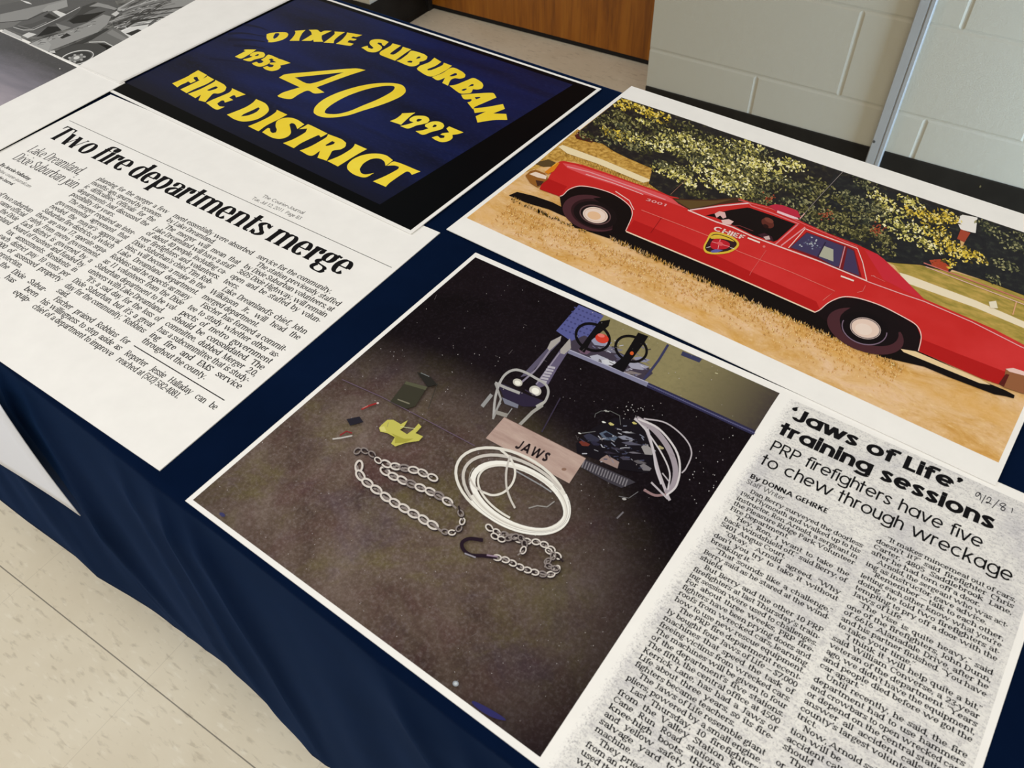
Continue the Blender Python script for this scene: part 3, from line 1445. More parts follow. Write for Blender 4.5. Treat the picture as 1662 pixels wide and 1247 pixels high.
hk = Ink(art)
hk.text(SERIF_B, 'Two fire departments merge', 17.0, 91.0, 35.0, ink, 407.5, 'fit', slope=.003)
hk.build('headline')
sk = Ink(art)
sk.text(SERIF_L, 'Lake Dreamland,', 23.0, 118.6, 17.6, ink_soft, 82, 'fit', slope=.02)
sk.text(SERIF_L, 'Dixie Suburban join', 23.0, 135.0, 17.6, ink_soft, 98, 'fit', slope=.015)
sk.build('subheading')
bk = Ink(art)
bk.text(SANS_B, 'By Jessie Halladay', 23.0, 148.6, 6.6, ink, 48.5, 'fit')
bk.text(SANS, 'jhalladay@courier-journal.com', 23.0, 155.6, 5.8, ink_soft, 60.5, 'fit')
bk.text(SANS_B, 'The Courier-Journal', 23.0, 162.6, 6.0, ink, 42, 'fit')
bk.build('byline')
ck = Ink(art)
for i, tx in enumerate(['of two suburban', 'same official', 'the Dixie', 'Dreamland']):
    ck.text(SERIF, tx, 23, 179.0 + 7.4 * i, 8.3, ink, 97.5, 'right', 0, .95)
ck.build('text_column')
column(art, 'text_column', SERIF, [
    'planning for the merger a few', 'months ago, spurred by econom-', 'ic difficulties. Officials for the',
    'departments had discussed the', '|possibility for years.', '>The merger required an inter-',
    'governmental agreement that', 'needed the mayor\u2019s approval.', 'Suburban fire districts, of which',
    'there are now 17, operate sepa-', 'rately from metro government.', 'Each district is governed by a',
    'board of trustees and funded by', 'tax assessments. Residents in', 'each district pay 10 cents per',
    '$1,000 of assessed property', '|for fire protection.', 'chief of the Dixie Subur-', 'department has been', 'staff and equip-'],
    127.6, 229.2, 112.0, 7.46, 8.3, cond=.95)
column(art, 'text_column', SERIF, [
    'ment essentially were absorbed', '|by Lake Dreamland.', '>The merger will mean that',
    'Lake Dreamland will have a staff', 'of about 40 people, including ca-', 'reer firefighters and volunteers.',
    'Dixie Suburban\u2019s chief, Tim Rob-', 'bins, will become a major in the', 'Lake Dreamland department.',
    'Robbins said he expects as many', 'as 11 volunteers from the Dixie', 'Suburban department to be vol-',
    '|unteers with Lake Dreamland.', '>\u201cIt\u2019s a sad day for the loss of', 'Dixie Suburban, but it\u2019s a great',
    'day for the community,\u201d Robbins', '|said.', '>Fischer praised Robbins for', 'his willingness to step aside as',
    'chief of a department to improve'], 237.4, 339.2, 111.8, 7.56, 8.3, cond=.95)
column(art, 'text_column', SERIF, [
    '|service for the community.', '>The station previously staffed', 'by Dixie Suburban volunteers, at',
    '3605 Dixie Highway, will remain', 'open and be staffed by volun-', '|teers.', '>Lake Dreamland\u2019s chief, John',
    'Wilkinson Jr., will head the', '|merged department.', '>Fischer has formed a commit-', 'tee to study whether other as-',
    'pects of metro government', 'should be consolidated. The', 'committee, dubbed Merger 2.0,', 'has a subcommittee that is study-',
    'ing fire and EMS service', '|throughout the county.'], 345.7, 447.0, 111.8, 7.53, 8.3, cond=.95)
column(art, 'reporter_note', SERIF, ['Reporter Jessie Halladay can be', '|reached at (502) 582-4081.'], 346, 447.2, 248.3, 7.5, 8.3, cond=.84)


def mm_rect(k_, x0, y0, x1, y1, h, mt):
    a, b = k_.p.mm(x0, y0), k_.p.mm(x1, y1)
    k_.add([(a[0], a[1]), (b[0], b[1]), (b[0], b[1] - h / 1000), (a[0], a[1] - h / 1000)], [(3, 2, 1, 0)], mt)


k_ = Ink(art)
mm_rect(k_, 8.8, 58.4, 452, 58.9, .55, ink)
k_.build('top_rule')
k_ = Ink(art)
mm_rect(k_, 344.6, 237.4, 446.4, 237.4, .85, ink)
k_.build('note_rule')
k_ = Ink(art)
k_.text(SANS, 'The Courier-Journal', 284.0, 46.6, 6.2, ink_soft, 51.5, 'fit', .02)
k_.text(SANS, 'Tue, Jul 12, 2011  Page B3', 278.3, 54.2, 6.2, ink_soft, 61, 'fit', .02)
k_.build('page_note')

# =================================================================== flag photo
flag = Print('flag_photo_print', (563.394, 143.104), -0.674787, .0003, .0007,
             'glossy print of a navy flag with yellow Dixie Suburban Fire District lettering', 'photo print', paper)
fm_ = mat('flag_print', (20, 24, 62), .30, .12)
nt, N, K, bs = nodes_of(fm_)
v = coords(nt)
wv1 = noise(nt, coords(nt, (4, 20, 1), (0, 0, .35)), 1.0, 3, .5, .4)
dk = ramp(nt, wv1, [(.28, (4, 7, 20)), (.42, (11, 20, 54)), (.62, (13, 28, 80)), (.8, (20, 40, 104))])
wea = noise(nt, coords(nt, (180, 500, 1), (0, 0, -.2)), 1, 2)
dk = mix(nt, math_n(nt, 'MULTIPLY', fac(nt, wea, .5, .75), .25), dk, (48, 56, 104))
sepf = nt.nodes.new('ShaderNodeSeparateXYZ')
K.new(v, sepf.inputs[0])
dk2 = mix(nt, fac(nt, sepf.outputs['Y'], -.06, -.145), dk, (12, 14, 26))
K.new(dk2, bs.inputs['Base Color'])
blk = mat('flag_border', (4, 6, 9), .28, .05)
k_ = Ink(flag)
hw_, hh_ = flag.WS / 2, flag.HS / 2
m0 = .0036
k_.poly([(-hw_ + m0, -hh_ + m0), (hw_ - m0, -hh_ + m0), (hw_ - m0, hh_ - m0), (-hw_ + m0, hh_ - m0)], blk, px=False)
k_.poly([(-hw_ + .012, -hh_ + .022), (hw_ - .052, -hh_ + .016), (hw_ - .030, hh_ - .010), (-hw_ + .010, hh_ - .010)], fm_, px=False)
for pts, w_ in (([(0, 232), (180, 226), (400, 262)], 4), ([(0, 296), (240, 300), (400, 318)], 5), ([(150, 128), (330, 160), (430, 196)], 4), ([(60, 360), (240, 366), (400, 392)], 4), ([(-200, 500), (0, 520), (200, 540)], 3)):
    k_.line(ref(370, 20, 6.648)(pts), w_, C(13, 19, 50, .3), taper=.3, smooth=True)
k_.build('printed_photo')
yel = mat('flag_yellow', (250, 224, 52), .4, .3)
nt, N, K, bs = nodes_of(yel)
K.new(ramp(nt, noise(nt, coords(nt), 14, 4, .6), [(.3, (246, 212, 34)), (.7, (252, 231, 74))]), bs.inputs['Base Color'])
a3, a5, a2, a4, a44 = ref(370, 20, 6.648), ref(590, 40, 6.648), ref(260, 90, 6.648), ref(460, 170, 5.54), ref(440, 90, 6.648)
top_line = [
    (a3, [(418, 236), (470, 222), (560, 215), (630, 218), (652, 236), (640, 265), (600, 292), (540, 312), (470, 324), (430, 322), (440, 312), (418, 280)],
     [[(512, 228), (548, 226), (556, 238), (530, 270), (496, 288), (488, 270), (500, 245)]]),
    (a3, [(722, 200), (836, 192), (800, 230), (772, 285), (770, 308), (664, 308), (700, 270), (728, 225)], []),
    (a3, [(872, 190), (965, 190), (1000, 215), (1040, 200), (1122, 200), (1060, 228), (1012, 252), (1012, 285), (1028, 318), (925, 318), (920, 295), (895, 308), (793, 308), (850, 275), (905, 240), (895, 210)], []),
    (a3, [(1150, 208), (1262, 215), (1200, 255), (1150, 300), (1140, 334), (1030, 328), (1085, 290), (1150, 235)], []),
    (a3, [(1285, 218), (1450, 246), (1385, 268), (1350, 262), (1330, 278), (1390, 290), (1372, 302), (1350, 306), (1312, 302), (1288, 325), (1358, 340), (1318, 362), (1165, 340), (1225, 300), (1275, 245)], []),
    (a5, [(0, 240), (45, 228), (50, 250), (90, 262), (108, 250), (70, 215), (65, 190), (85, 168), (140, 158), (215, 165), (272, 188), (225, 232), (205, 222), (195, 200), (160, 195), (150, 205), (195, 235), (200, 255), (175, 280), (120, 300), (50, 292), (0, 262), (-24, 250)], []),
    (a5, [(315, 203), (405, 228), (350, 265), (290, 310), (290, 322), (330, 322), (400, 275), (425, 240), (515, 268), (450, 310), (340, 390), (185, 330), (172, 312), (185, 290), (290, 230)], []),
    (a5, [(520, 282), (650, 318), (690, 345), (680, 375), (640, 395), (605, 402), (600, 425), (555, 448), (490, 448), (355, 392), (400, 375), (470, 325)],
     [[(588, 347), (615, 345), (610, 362), (565, 372)], [(500, 390), (530, 395), (520, 412), (480, 408), (470, 400)]]),
    (a5, [(765, 358), (840, 402), (780, 445), (690, 482), (692, 495), (735, 490), (850, 440), (868, 412), (955, 445), (880, 500), (725, 562), (590, 495), (575, 475), (610, 445), (710, 405)], []),
    (a5, [(955, 465), (1060, 505), (1100, 540), (1090, 570), (1040, 585), (985, 580), (940, 600), (912, 660), (850, 630), (880, 575), (800, 602), (738, 568), (850, 525)],
     [[(985, 525), (1010, 530), (1005, 545), (950, 560), (925, 555)]]),
    (a5, [(1190, 578), (1270, 620), (1292, 655), (1280, 690), (1230, 702), (1180, 698), (1160, 735), (1110, 745), (1040, 742), (925, 660), (1000, 648), (1120, 600)],
     [[(1165, 645), (1190, 645), (1185, 662), (1130, 672)], [(1080, 695), (1110, 690), (1115, 700), (1080, 715), (1055, 708)]]),
    (a5, [(1052, 758), (1140, 750), (1395, 738), (1435, 788), (1290, 850), (1200, 890), (1180, 915), (1120, 840), (1150, 832), (1165, 820), (1165, 805), (1085, 805)],
     [[(1200, 785), (1255, 782), (1262, 790), (1215, 808)]]),
    (a5, [(1185, 905), (1330, 890), (1505, 858), (1525, 910), (1400, 960), (1540, 965), (1552, 1030), (1400, 1032), (1230, 1058), (1210, 990), (1320, 940), (1200, 955)], []),
]
years = [
    (a3, [(185, 402), (305, 402), (270, 430), (205, 470), (140, 500), (75, 480), (110, 460), (190, 418), (170, 412)], []),
    (a3, [(325, 425), (385, 435), (402, 460), (385, 485), (350, 495), (290, 510), (235, 530), (165, 515), (165, 508), (220, 495), (265, 478), (235, 470), (245, 450), (280, 432)],
     [[(320, 452), (335, 455), (325, 468), (295, 475), (290, 468)]]),
    (a3, [(440, 458), (545, 498), (505, 512), (470, 500), (440, 510), (460, 525), (445, 550), (400, 575), (340, 588), (280, 570), (258, 550), (310, 535), (330, 550), (365, 545), (385, 530), (355, 512), (395, 490)], []),
    (a3, [(548, 502), (678, 548), (620, 562), (565, 575), (570, 595), (540, 620), (470, 635), (400, 615), (378, 595), (425, 580), (445, 592), (480, 590), (495, 570), (450, 560), (450, 545), (520, 540), (480, 515)], []),
    (a5, [(415, 958), (560, 950), (510, 985), (460, 1030), (405, 1082), (285, 1042), (350, 1015), (405, 975), (410, 968)], []),
    (a5, [(560, 985), (650, 985), (700, 1005), (712, 1035), (690, 1060), (640, 1075), (570, 1090), (480, 1122), (395, 1095), (480, 1075), (540, 1055), (500, 1040), (495, 1020), (520, 1000)],
     [[(590, 1018), (625, 1020), (630, 1030), (590, 1048), (570, 1042), (575, 1030)]]),
    (a5, [(730, 1050), (800, 1045), (855, 1065), (872, 1095), (850, 1125), (790, 1145), (730, 1160), (640, 1190), (560, 1150), (640, 1140), (700, 1120), (665, 1100), (665, 1080)],
     [[(765, 1080), (790, 1085), (785, 1100), (750, 1110), (745, 1100)]]),
    (a4, [(1490, 195), (1620, 250), (1570, 265), (1520, 272), (1520, 300), (1490, 325), (1430, 338), (1370, 320), (1333, 295), (1385, 282), (1410, 300), (1445, 298), (1450, 280), (1410, 270), (1430, 258), (1490, 250), (1465, 215)], []),
]
forty = [
    (a44, [(85, 240), (150, 205), (400, 180), (905, 140), (1020, 158), (800, 230), (490, 345), (575, 400), (470, 412), (395, 380), (300, 420), (210, 472), (85, 450), (70, 435), (130, 400), (310, 345)],
     [[(255, 238), (785, 182), (420, 305)]]),
    (a44, [tuple(p) for p in curve([(460, 600), (480, 550), (560, 480), (700, 410), (900, 345), (1080, 308), (1220, 298), (1340, 302), (1420, 325), (1452, 370), (1440, 410), (1370, 460), (1200, 530), (980, 600), (820, 650), (640, 672), (530, 660), (470, 630)], 3, True)],
     [[tuple(p) for p in curve([(580, 610), (600, 575), (680, 515), (820, 440), (1000, 375), (1150, 340), (1260, 328), (1325, 335), (1330, 360), (1290, 400), (1150, 475), (980, 545), (850, 600), (720, 632), (620, 632), (585, 622)], 3, True)]]),
]
district = [
    (a2, [(410, 160), (505, 212), (440, 268), (415, 262), (400, 232), (365, 235), (360, 250), (385, 275), (330, 300), (300, 280), (285, 292), (225, 318), (185, 345), (130, 302), (200, 272), (300, 225), (330, 205)], []),
    (a2, [(505, 217), (583, 262), (500, 310), (370, 365), (285, 408), (218, 368), (330, 315), (440, 262), (505, 230)], []),
    (a2, [(594, 264), (690, 315), (715, 345), (695, 385), (630, 412), (575, 412), (540, 445), (487, 504), (413, 485), (440, 425), (380, 462), (300, 415), (420, 370), (530, 315), (590, 280)],
     [[(600, 335), (625, 345), (600, 362), (530, 382), (505, 375), (560, 350)]]),
    (a2, [(775, 355), (922, 422), (818, 455), (808, 432), (785, 432), (745, 455), (788, 482), (698, 510), (688, 488), (662, 488), (615, 520), (640, 548), (697, 555), (605, 585), (495, 512), (560, 480), (680, 430), (745, 400), (770, 375)], []),
    (a2, [(1035, 472), (1130, 515), (1165, 555), (1170, 600), (1120, 650), (1030, 695), (900, 715), (800, 690), (720, 640), (800, 610), (920, 560), (1000, 510)],
     [[(1060, 560), (1075, 575), (1040, 610), (960, 645), (870, 660), (900, 635), (1000, 590)]]),
    (a2, [(1258, 588), (1372, 640), (1290, 685), (1150, 755), (1060, 820), (948, 765), (1060, 720), (1180, 660), (1250, 610)], []),
    (a2, [(1555, 745), (1480, 795), (1455, 745), (1420, 732), (1395, 745), (1405, 790), (1410, 840), (1370, 880), (1290, 902), (1200, 885), (1100, 830), (1160, 785), (1185, 790), (1190, 820), (1215, 838), (1250, 830), (1258, 800), (1245, 760), (1260, 710), (1320, 680), (1400, 672), (1480, 695)], []),
    (a44, [(405, 745), (610, 845), (535, 885), (520, 862), (500, 865), (330, 945), (245, 1002), (130, 948), (250, 900), (370, 830), (390, 790), (300, 798), (370, 760)], []),
    (a44, [(615, 850), (760, 905), (810, 945), (800, 985), (750, 1015), (665, 1030), (640, 1070), (600, 1138), (500, 1105), (530, 1030), (430, 1085), (310, 1028), (420, 985), (530, 925), (600, 880)],
     [[(660, 925), (690, 940), (670, 960), (600, 978), (585, 970)]]),
    (a44, [(905, 955), (1035, 1012), (930, 1070), (720, 1200), (605, 1140), (740, 1085), (850, 1020), (890, 985)], []),
    (a4, [(820, 440), (920, 455), (985, 500), (920, 552), (905, 510), (860, 485), (790, 490), (720, 530), (685, 580), (700, 615), (740, 628), (815, 615), (735, 655), (640, 632), (580, 585), (575, 545), (620, 495), (710, 455)], []),
    (a4, [(1000, 512), (1232, 602), (1155, 632), (1130, 605), (1100, 605), (960, 700), (920, 740), (805, 690), (920, 640), (1030, 580), (1040, 560), (1000, 548), (930, 550)], []),
]


def soften(pts):
    """round the gentle bends of a cut letter, keep its sharp corners"""
    P = [np.array(p, float) for p in pts]
    n = len(P)
    tan = []
    for i in range(n):
        d1, d2 = P[i] - P[i - 1], P[(i + 1) % n] - P[i]
        ca = d1 @ d2 / (np.hypot(*d1) * np.hypot(*d2) + 1e-9)
        tan.append((P[(i + 1) % n] - P[i - 1]) / 2 if ca > .55 else None)
    out = []
    for i in range(n):
        j = (i + 1) % n
        a, b = P[i], P[j]
        L_ = np.hypot(*(b - a))

        def lim(t_):
            if t_ is None:
                return b - a
            k3 = np.hypot(*t_)
            return t_ * min(1.0, L_ / (k3 + 1e-9))
        m0, m1 = lim(tan[i]), lim(tan[j])
        for q in range(5):
            u = q / 5
            out.append(tuple((2 * u ** 3 - 3 * u * u + 1) * a + (u ** 3 - 2 * u * u + u) * m0 + (-2 * u ** 3 + 3 * u * u) * b + (u ** 3 - u * u) * m1))
    return out


for nm, grp in (('curved_lettering', top_line), ('year_lettering', years[:4]), ('year_lettering', years[4:]), ('number_lettering', forty), ('district_lettering', district)):
    k_ = Ink(flag, z0=.00008)
    for g, outer, holes in grp:
        k_.poly(g(soften(outer)), yel, [g(soften(h_)) for h_ in holes])
    k_.build(nm)

# =================================================================== car photo
car = Print('car_photo_print', (1244.905, 380.870), -0.682173, .0003, .0007,
            'large colour print of a red fire chief sedan parked on dry grass', 'photo print', paper)
car.xmax = car.mm(453.4, 0)[0]
zA, zB = ref(740, 130, 3.324), ref(1162, 250, 3.324)


def AB(a=(), b=()):
    return zA(a) + zB(b)


def tone(name, stops, scale, rough=.42, spec=.25, vec=(1, 1, 1), rot=0.0, detail=5, dist=.2):
    m = mat(name, stops[0][1], rough, spec)
    nt, N, K, bs = nodes_of(m)
    K.new(ramp(nt, noise(nt, coords(nt, vec, (0, 0, rot)), scale, detail, .65, dist), stops), bs.inputs['Base Color'])
    return m


dry = mat('print_dry_grass', (222, 178, 120), .42, .25)
nt, N, K, bs = nodes_of(dry)
n1 = noise(nt, coords(nt, (1, 2.2, 1)), 24, 7, .72, .6)
n2 = noise(nt, coords(nt, (1, 1.5, 1), (0, 0, .3)), 170, 4, .7)
n3 = noise(nt, coords(nt, (1, 2.5, 1)), 11, 3, .5)
c_ = ramp(nt, n1, [(.28, (198, 142, 60)), (.42, (216, 168, 98)), (.55, (228, 188, 136)), (.75, (238, 202, 170))])
c_ = mix(nt, math_n(nt, 'MULTIPLY', fac(nt, n2, .56, .70), .38), c_, (190, 134, 58))
c_ = mix(nt, math_n(nt, 'MULTIPLY', fac(nt, n2, .44, .30), .4), c_, (252, 226, 172))
c_ = mix(nt, math_n(nt, 'MULTIPLY', fac(nt, n3, .50, .66), .45), c_, (226, 172, 84))
K.new(c_, bs.inputs['Base Color'])
gold = tone('print_gold_grass', [(.3, (176, 122, 40)), (.5, (210, 158, 64)), (.7, (226, 182, 92))], 120, vec=(1, 2, 1))
field = tone('print_green_field', [(.3, (138, 126, 48)), (.5, (176, 152, 70)), (.7, (206, 170, 92))], 70, vec=(1, 3, 1))
leafdark = tone('print_leaf_shade', [(.35, (18, 14, 20)), (.55, (30, 26, 28)), (.66, (62, 58, 38)), (.78, (120, 116, 66))], 170)
leafcool = tone('print_leaf_cool', [(.35, (16, 16, 24)), (.55, (26, 27, 32)), (.68, (52, 56, 46)), (.8, (112, 112, 76))], 170)
fence_m = tone('print_fence', [(.35, (150, 108, 40)), (.5, (196, 150, 66)), (.65, (222, 180, 96))], 260)

k_ = Ink(car)
P0 = [car.mm(4.2, 26.5), car.mm(453.5, 26.5), car.mm(453.5, 285.5), car.mm(4.2, 282.0)]
k_.poly(P0, dry, px=False)
k_.poly([car.mm(40, 26.5), car.mm(453.5, 26.5), car.mm(453.5, 64), car.mm(30, 64), car.mm(4.2, 48), car.mm(4.2, 26.5)], leafdark, px=False)
# upper background: right field, path, trees
k_.poly(zB([(880, 560), (1300, 640), (1700, 760)]) + [tuple(p) for p in zB([(1900, 840), (1900, 1250), (1662, 1045), (1300, 880), (1100, 780), (960, 600)])], field)
k_.poly(zB([(990, 640), (1040, 655), (1400, 790), (1720, 930), (1900, 1010), (1900, 1050), (1720, 965), (1400, 830), (1080, 715), (1010, 690)]), C(240, 226, 196, .42))
# left fence strip
k_.poly(zA([(370, 500), (430, 455), (565, 340), (655, 265), (900, 380), (1080, 470), (1150, 640), (800, 510), (640, 440), (540, 440)]), fence_m)
for q in range(34):        # chain link of the far fence
    x = 580 + q * 15
    k_.line(zA([(x, 345 + q * 6.2), (x - 20, 400 + q * 6.2)]), .35, C(130, 96, 40, .42))
    k_.line(zA([(x - 22, 345 + q * 6.2), (x + 2, 402 + q * 6.2)]), .35, C(130, 96, 40, .42))
k_.poly(zA([(552, 362), (575, 352), (800, 435), (1060, 545), (1010, 556), (760, 452), (600, 398)]), C(240, 222, 180, .42))
k_.poly(zA([(430, 455), (470, 470), (520, 468), (545, 450), (500, 430), (455, 440)]), C(90, 70, 40, .42))
# dark tree mass
tree = zA([(893, 97), (655, 285), (720, 330), (790, 345), (850, 385), (920, 420), (990, 450), (1060, 480), (1040, 560), (1150, 640), (1400, 760)]) + \
    zB([(300, 420), (800, 560), (960, 590), (1100, 600), (1260, 640), (1330, 560), (1310, 430), (1330, 340), (1190, 285), (900, 200), (640, 115), (380, 22)]) + zA([(1600, 340), (1330, 240), (1060, 150)])
k_.poly(tree, leafdark)
tree_px = tree


def inside(p, poly):
    c, j = False, len(poly) - 1
    for i in range(len(poly)):
        (x1, y1), (x2, y2) = poly[i], poly[j]
        if (y1 > p[1]) != (y2 > p[1]) and p[0] < (x2 - x1) * (p[1] - y1) / (y2 - y1) + x1:
            c = not c
        j = i
    return c


k_.poly(zB([(640, 110), (1190, 285), (1330, 340), (1310, 430), (1330, 560), (1260, 640), (1100, 600), (960, 590), (800, 560), (560, 420), (480, 380)]), leafcool)
# building and pale sky patch at right, dark tree beyond
k_.poly(zB([(1290, 350), (1330, 330), (1410, 345), (1400, 430), (1320, 410)]), C(240, 236, 230, .42))
k_.poly(zB([(1320, 408), (1372, 428), (1340, 478), (1300, 460)]), C(168, 72, 50, .42))
k_.poly(zB([(1150, 575), (1210, 570), (1260, 610), (1250, 640), (1170, 610)]), C(176, 70, 44, .42))
k_.poly(zB([(1410, 345), (1560, 400), (1662, 440), (1900, 520), (1900, 850), (1662, 765), (1450, 685), (1270, 625), (1340, 480), (1372, 430), (1402, 428)]), leafcool)
k_.line(zB([(1120, 590), (1662, 790), (1900, 880)]), 1.6, C(206, 120, 110, .42))
k_.line(zB([(1130, 610), (1662, 815), (1900, 905)]), 1.2, C(232, 190, 180, .42))
k_.line(zB([(1620, 800), (1600, 870)]), 2, C(226, 170, 130, .42))
k_.poly(zB([(1470, 800), (1510, 795), (1520, 835), (1480, 835)]), C(236, 226, 200, .42))
k_.line(zA([(650, 288), (735, 330)]), 1.3, C(214, 170, 160, .42))
k_.line(zA([(660, 272), (735, 310)]), 1.2, C(150, 60, 50, .42))
k_.poly(zA([(640, 300), (670, 285), (740, 322), (735, 340), (650, 318)]), C(84, 34, 30, .42))
# leaves in sunlit sprays
clA = [(930, 110, 52, 0), (1000, 150, 60, 0), (890, 140, 38, 0), (1080, 190, 66, 0), (1010, 225, 26, 1), (840, 285, 46, 0), (905, 312, 56, 0), (980, 325, 56, 1),
       (1060, 345, 66, 1), (1130, 320, 40, 1), (1200, 312, 76, 1), (1270, 335, 70, 1), (1335, 365, 76, 1), (1185, 375, 58, 1), (1420, 330, 46, 2), (1380, 405, 66, 1),
       (1500, 372, 86, 1), (1590, 360, 56, 1), (1120, 492, 56, 1), (1190, 482, 46, 1), (1235, 540, 56, 1), (1330, 485, 56, 1), (1420, 500, 78, 1), (1500, 485, 78, 1),
       (1560, 470, 66, 1), (1620, 445, 56, 1), (1400, 562, 66, 1), (1500, 592, 78, 1), (1565, 562, 58, 1), (1620, 520, 58, 1), (780, 235, 46, 2), (1240, 255, 56, 2), (700, 300, 40, 2), (1300, 610, 50, 2)]
clB = [(60, 60, 76, 1), (150, 52, 56, 1), (250, 62, 46, 1), (340, 62, 56, 1), (420, 62, 56, 1), (60, 150, 66, 1), (150, 180, 56, 2), (230, 82, 66, 1), (330, 112, 46, 1),
       (560, 170, 60, 2), (700, 230, 56, 3), (800, 160, 56, 3), (880, 240, 56, 1), (760, 262, 56, 3), (950, 300, 66, 1), (1050, 262, 56, 1), (1100, 330, 76, 0), (1180, 350, 66, 0),
       (1250, 340, 56, 0), (950, 372, 66, 1), (1030, 440, 76, 1), (1100, 402, 56, 1), (1200, 432, 66, 0), (1260, 500, 66, 0), (1150, 502, 56, 1), (1330, 540, 76, 0),
       (1400, 560, 56, 0), (1280, 600, 46, 0), (640, 330, 60, 2), (720, 420, 60, 2), (860, 430, 60, 2), (900, 520, 50, 2), (420, 190, 60, 2), (1500, 420, 56, 3), (1600, 500, 56, 3), (1560, 600, 56, 3),
       (1450, 380, 40, 3), (1640, 440, 50, 3), (1500, 680, 40, 3)]
pal = [[(236, 206, 74), (214, 184, 62), (242, 224, 140), (150, 130, 46), (84, 74, 34)], [(232, 220, 130), (248, 240, 190), (196, 186, 96), (118, 114, 56), (52, 48, 34)],
       [(74, 72, 42), (104, 100, 60), (50, 50, 34), (40, 38, 32), (150, 144, 92)], [(104, 104, 72), (70, 74, 54), (156, 152, 108), (44, 48, 42), (36, 36, 34)]]
for _ in range(60):        # dim sprays all through the tree
    u_ = R.random()
    clA.append((760 + 900 * u_, 175 + 250 * u_ + R.uniform(-40, 210), 46, R.choice([2, 2, 2, 3])))
    clB.append((20 + 900 * u_, 90 + 260 * u_ + R.uniform(-60, 180), 46, R.choice([2, 2, 3])))
photo_poly = [car.mm(4.6, 27), car.mm(453, 27), car.mm(453, 285), car.mm(4.6, 281)]
zl = k_.z
for g, cl in ((zA, clA), (zB, clB)):
    for cx, cy, rr, kind in cl:
        for _ in range(int(22 + rr * (1.0 if rr != 46 else .5))):
            a, d = R.random() * 6.283, rr * 1.15 * R.random() ** .75
            px, py = cx + d * math.cos(a) * 1.15 + .35 * d * math.sin(a), cy + d * math.sin(a) * .62 + d * math.cos(a) * .25
            s1, s2 = 4 + 9.5 * R.random(), 2.6 + 4.6 * R.random()
            t_ = R.gauss(.45, .7)
            c, sn = math.cos(t_), math.sin(t_)
            pts = g([(px + s1 * c, py + s1 * sn), (px - s2 * sn, py + s2 * c), (px - s1 * c, py - s1 * sn), (px + s2 * sn, py - s2 * c)])
            lp = [car.loc(p) for p in pts]
            if min(p[1] for p in lp) < -.2 or max(p[1] for p in lp) > car.mm(0, 27)[1] or min(p[0] for p in lp) < car.mm(4.6, 0)[0] or max(p[0] for p in lp) > car.mm(453, 0)[0]:
                continue
            if rr == 46 and not inside(pts[0], tree_px):
                continue
            col = R.choice(pal[kind])
            k_.add(lp, [(0, 1, 2, 3)], C(col[0], col[1], col[2], .42), zl + R.random() * .00008)
k_.z = zl + .00009
for _ in range(90):       # brick glimpsed through the leaves
    x, y = R.choice([(870, 400), (860, 420), (1180, 590), (290, 240), (600, 330)])
    x += R.gauss(0, 18)
    y += R.gauss(0, 12)
    k_.poly(zB([(x - 5, y), (x, y - 4), (x + 6, y), (x, y + 4)]), C(176, 84, 56, .42), z=k_.z)
k_.z += 1e-5
# shadow on the ground
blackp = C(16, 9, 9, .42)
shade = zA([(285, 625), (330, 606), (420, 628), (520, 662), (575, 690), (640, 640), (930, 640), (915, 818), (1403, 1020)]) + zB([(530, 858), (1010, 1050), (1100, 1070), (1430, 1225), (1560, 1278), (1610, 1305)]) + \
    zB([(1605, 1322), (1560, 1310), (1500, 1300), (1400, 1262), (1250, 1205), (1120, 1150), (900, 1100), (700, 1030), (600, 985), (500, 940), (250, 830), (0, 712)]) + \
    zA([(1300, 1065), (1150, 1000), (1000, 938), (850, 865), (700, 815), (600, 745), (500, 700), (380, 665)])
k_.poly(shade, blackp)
for i in range(620):      # grass blades breaking the edge of the shadow
    u = R.random()
    e0, e1 = ((300, 640), (700, 815)) if u < .25 else ((830, 850), (1403, 1112)) if u < .6 else ((1403, 1112), (2400, 1545))
    w_ = R.random()
    x, y = e0[0] + (e1[0] - e0[0]) * w_, e0[1] + (e1[1] - e0[1]) * w_ + R.uniform(-4, 14)
    k_.poly(zA([(x - 3, y + 8), (x + R.uniform(-8, 12), y - R.uniform(2, 17)), (x + 4, y + 8)]), R.choice([gold, dry, dry]), z=k_.z)
k_.z += 1e-5
g_cols = [C(204, 148, 66, .42), C(244, 206, 132, .42), C(212, 160, 80, .42), C(180, 124, 52, .42), C(248, 220, 160, .42), C(226, 178, 100, .42)]
gz = k_.z
for i in range(2300):
    u = R.random()
    e_ = (285 + u * 2150, 640 + u * 905 + (25 if u < .5 else 0))
    dn = abs(R.gauss(0, 85)) + 12
    x, y = e_[0] - dn * .55, e_[1] + dn * .62
    l_ = R.uniform(7, 20)
    a_ = R.gauss(.15, .5)
    pts = zA([(x - 2.2, y + 2), (x + l_ * math.sin(a_) * .8, y - l_ * math.cos(a_) * .7), (x + 2.6, y + 3)])
    lp = [car.loc(p) for p in pts]
    lo = car.mm(6, 280)
    if min(p[1] for p in lp) < lo[1] or min(p[0] for p in lp) < lo[0] or max(p[0] for p in lp) > car.mm(452, 0)[0]:
        continue
    k_.add(lp, [(0, 1, 2)], g_cols[int(6 * R.random())], gz + R.random() * .00006)
k_.z = gz + .00007
# strip of bright ground behind the rear wheel
k_.poly(zB([(985, 1045), (1060, 1062), (1430, 1222), (1480, 1250), (1420, 1240), (1200, 1150), (1010, 1072)]), C(236, 208, 160, .42))
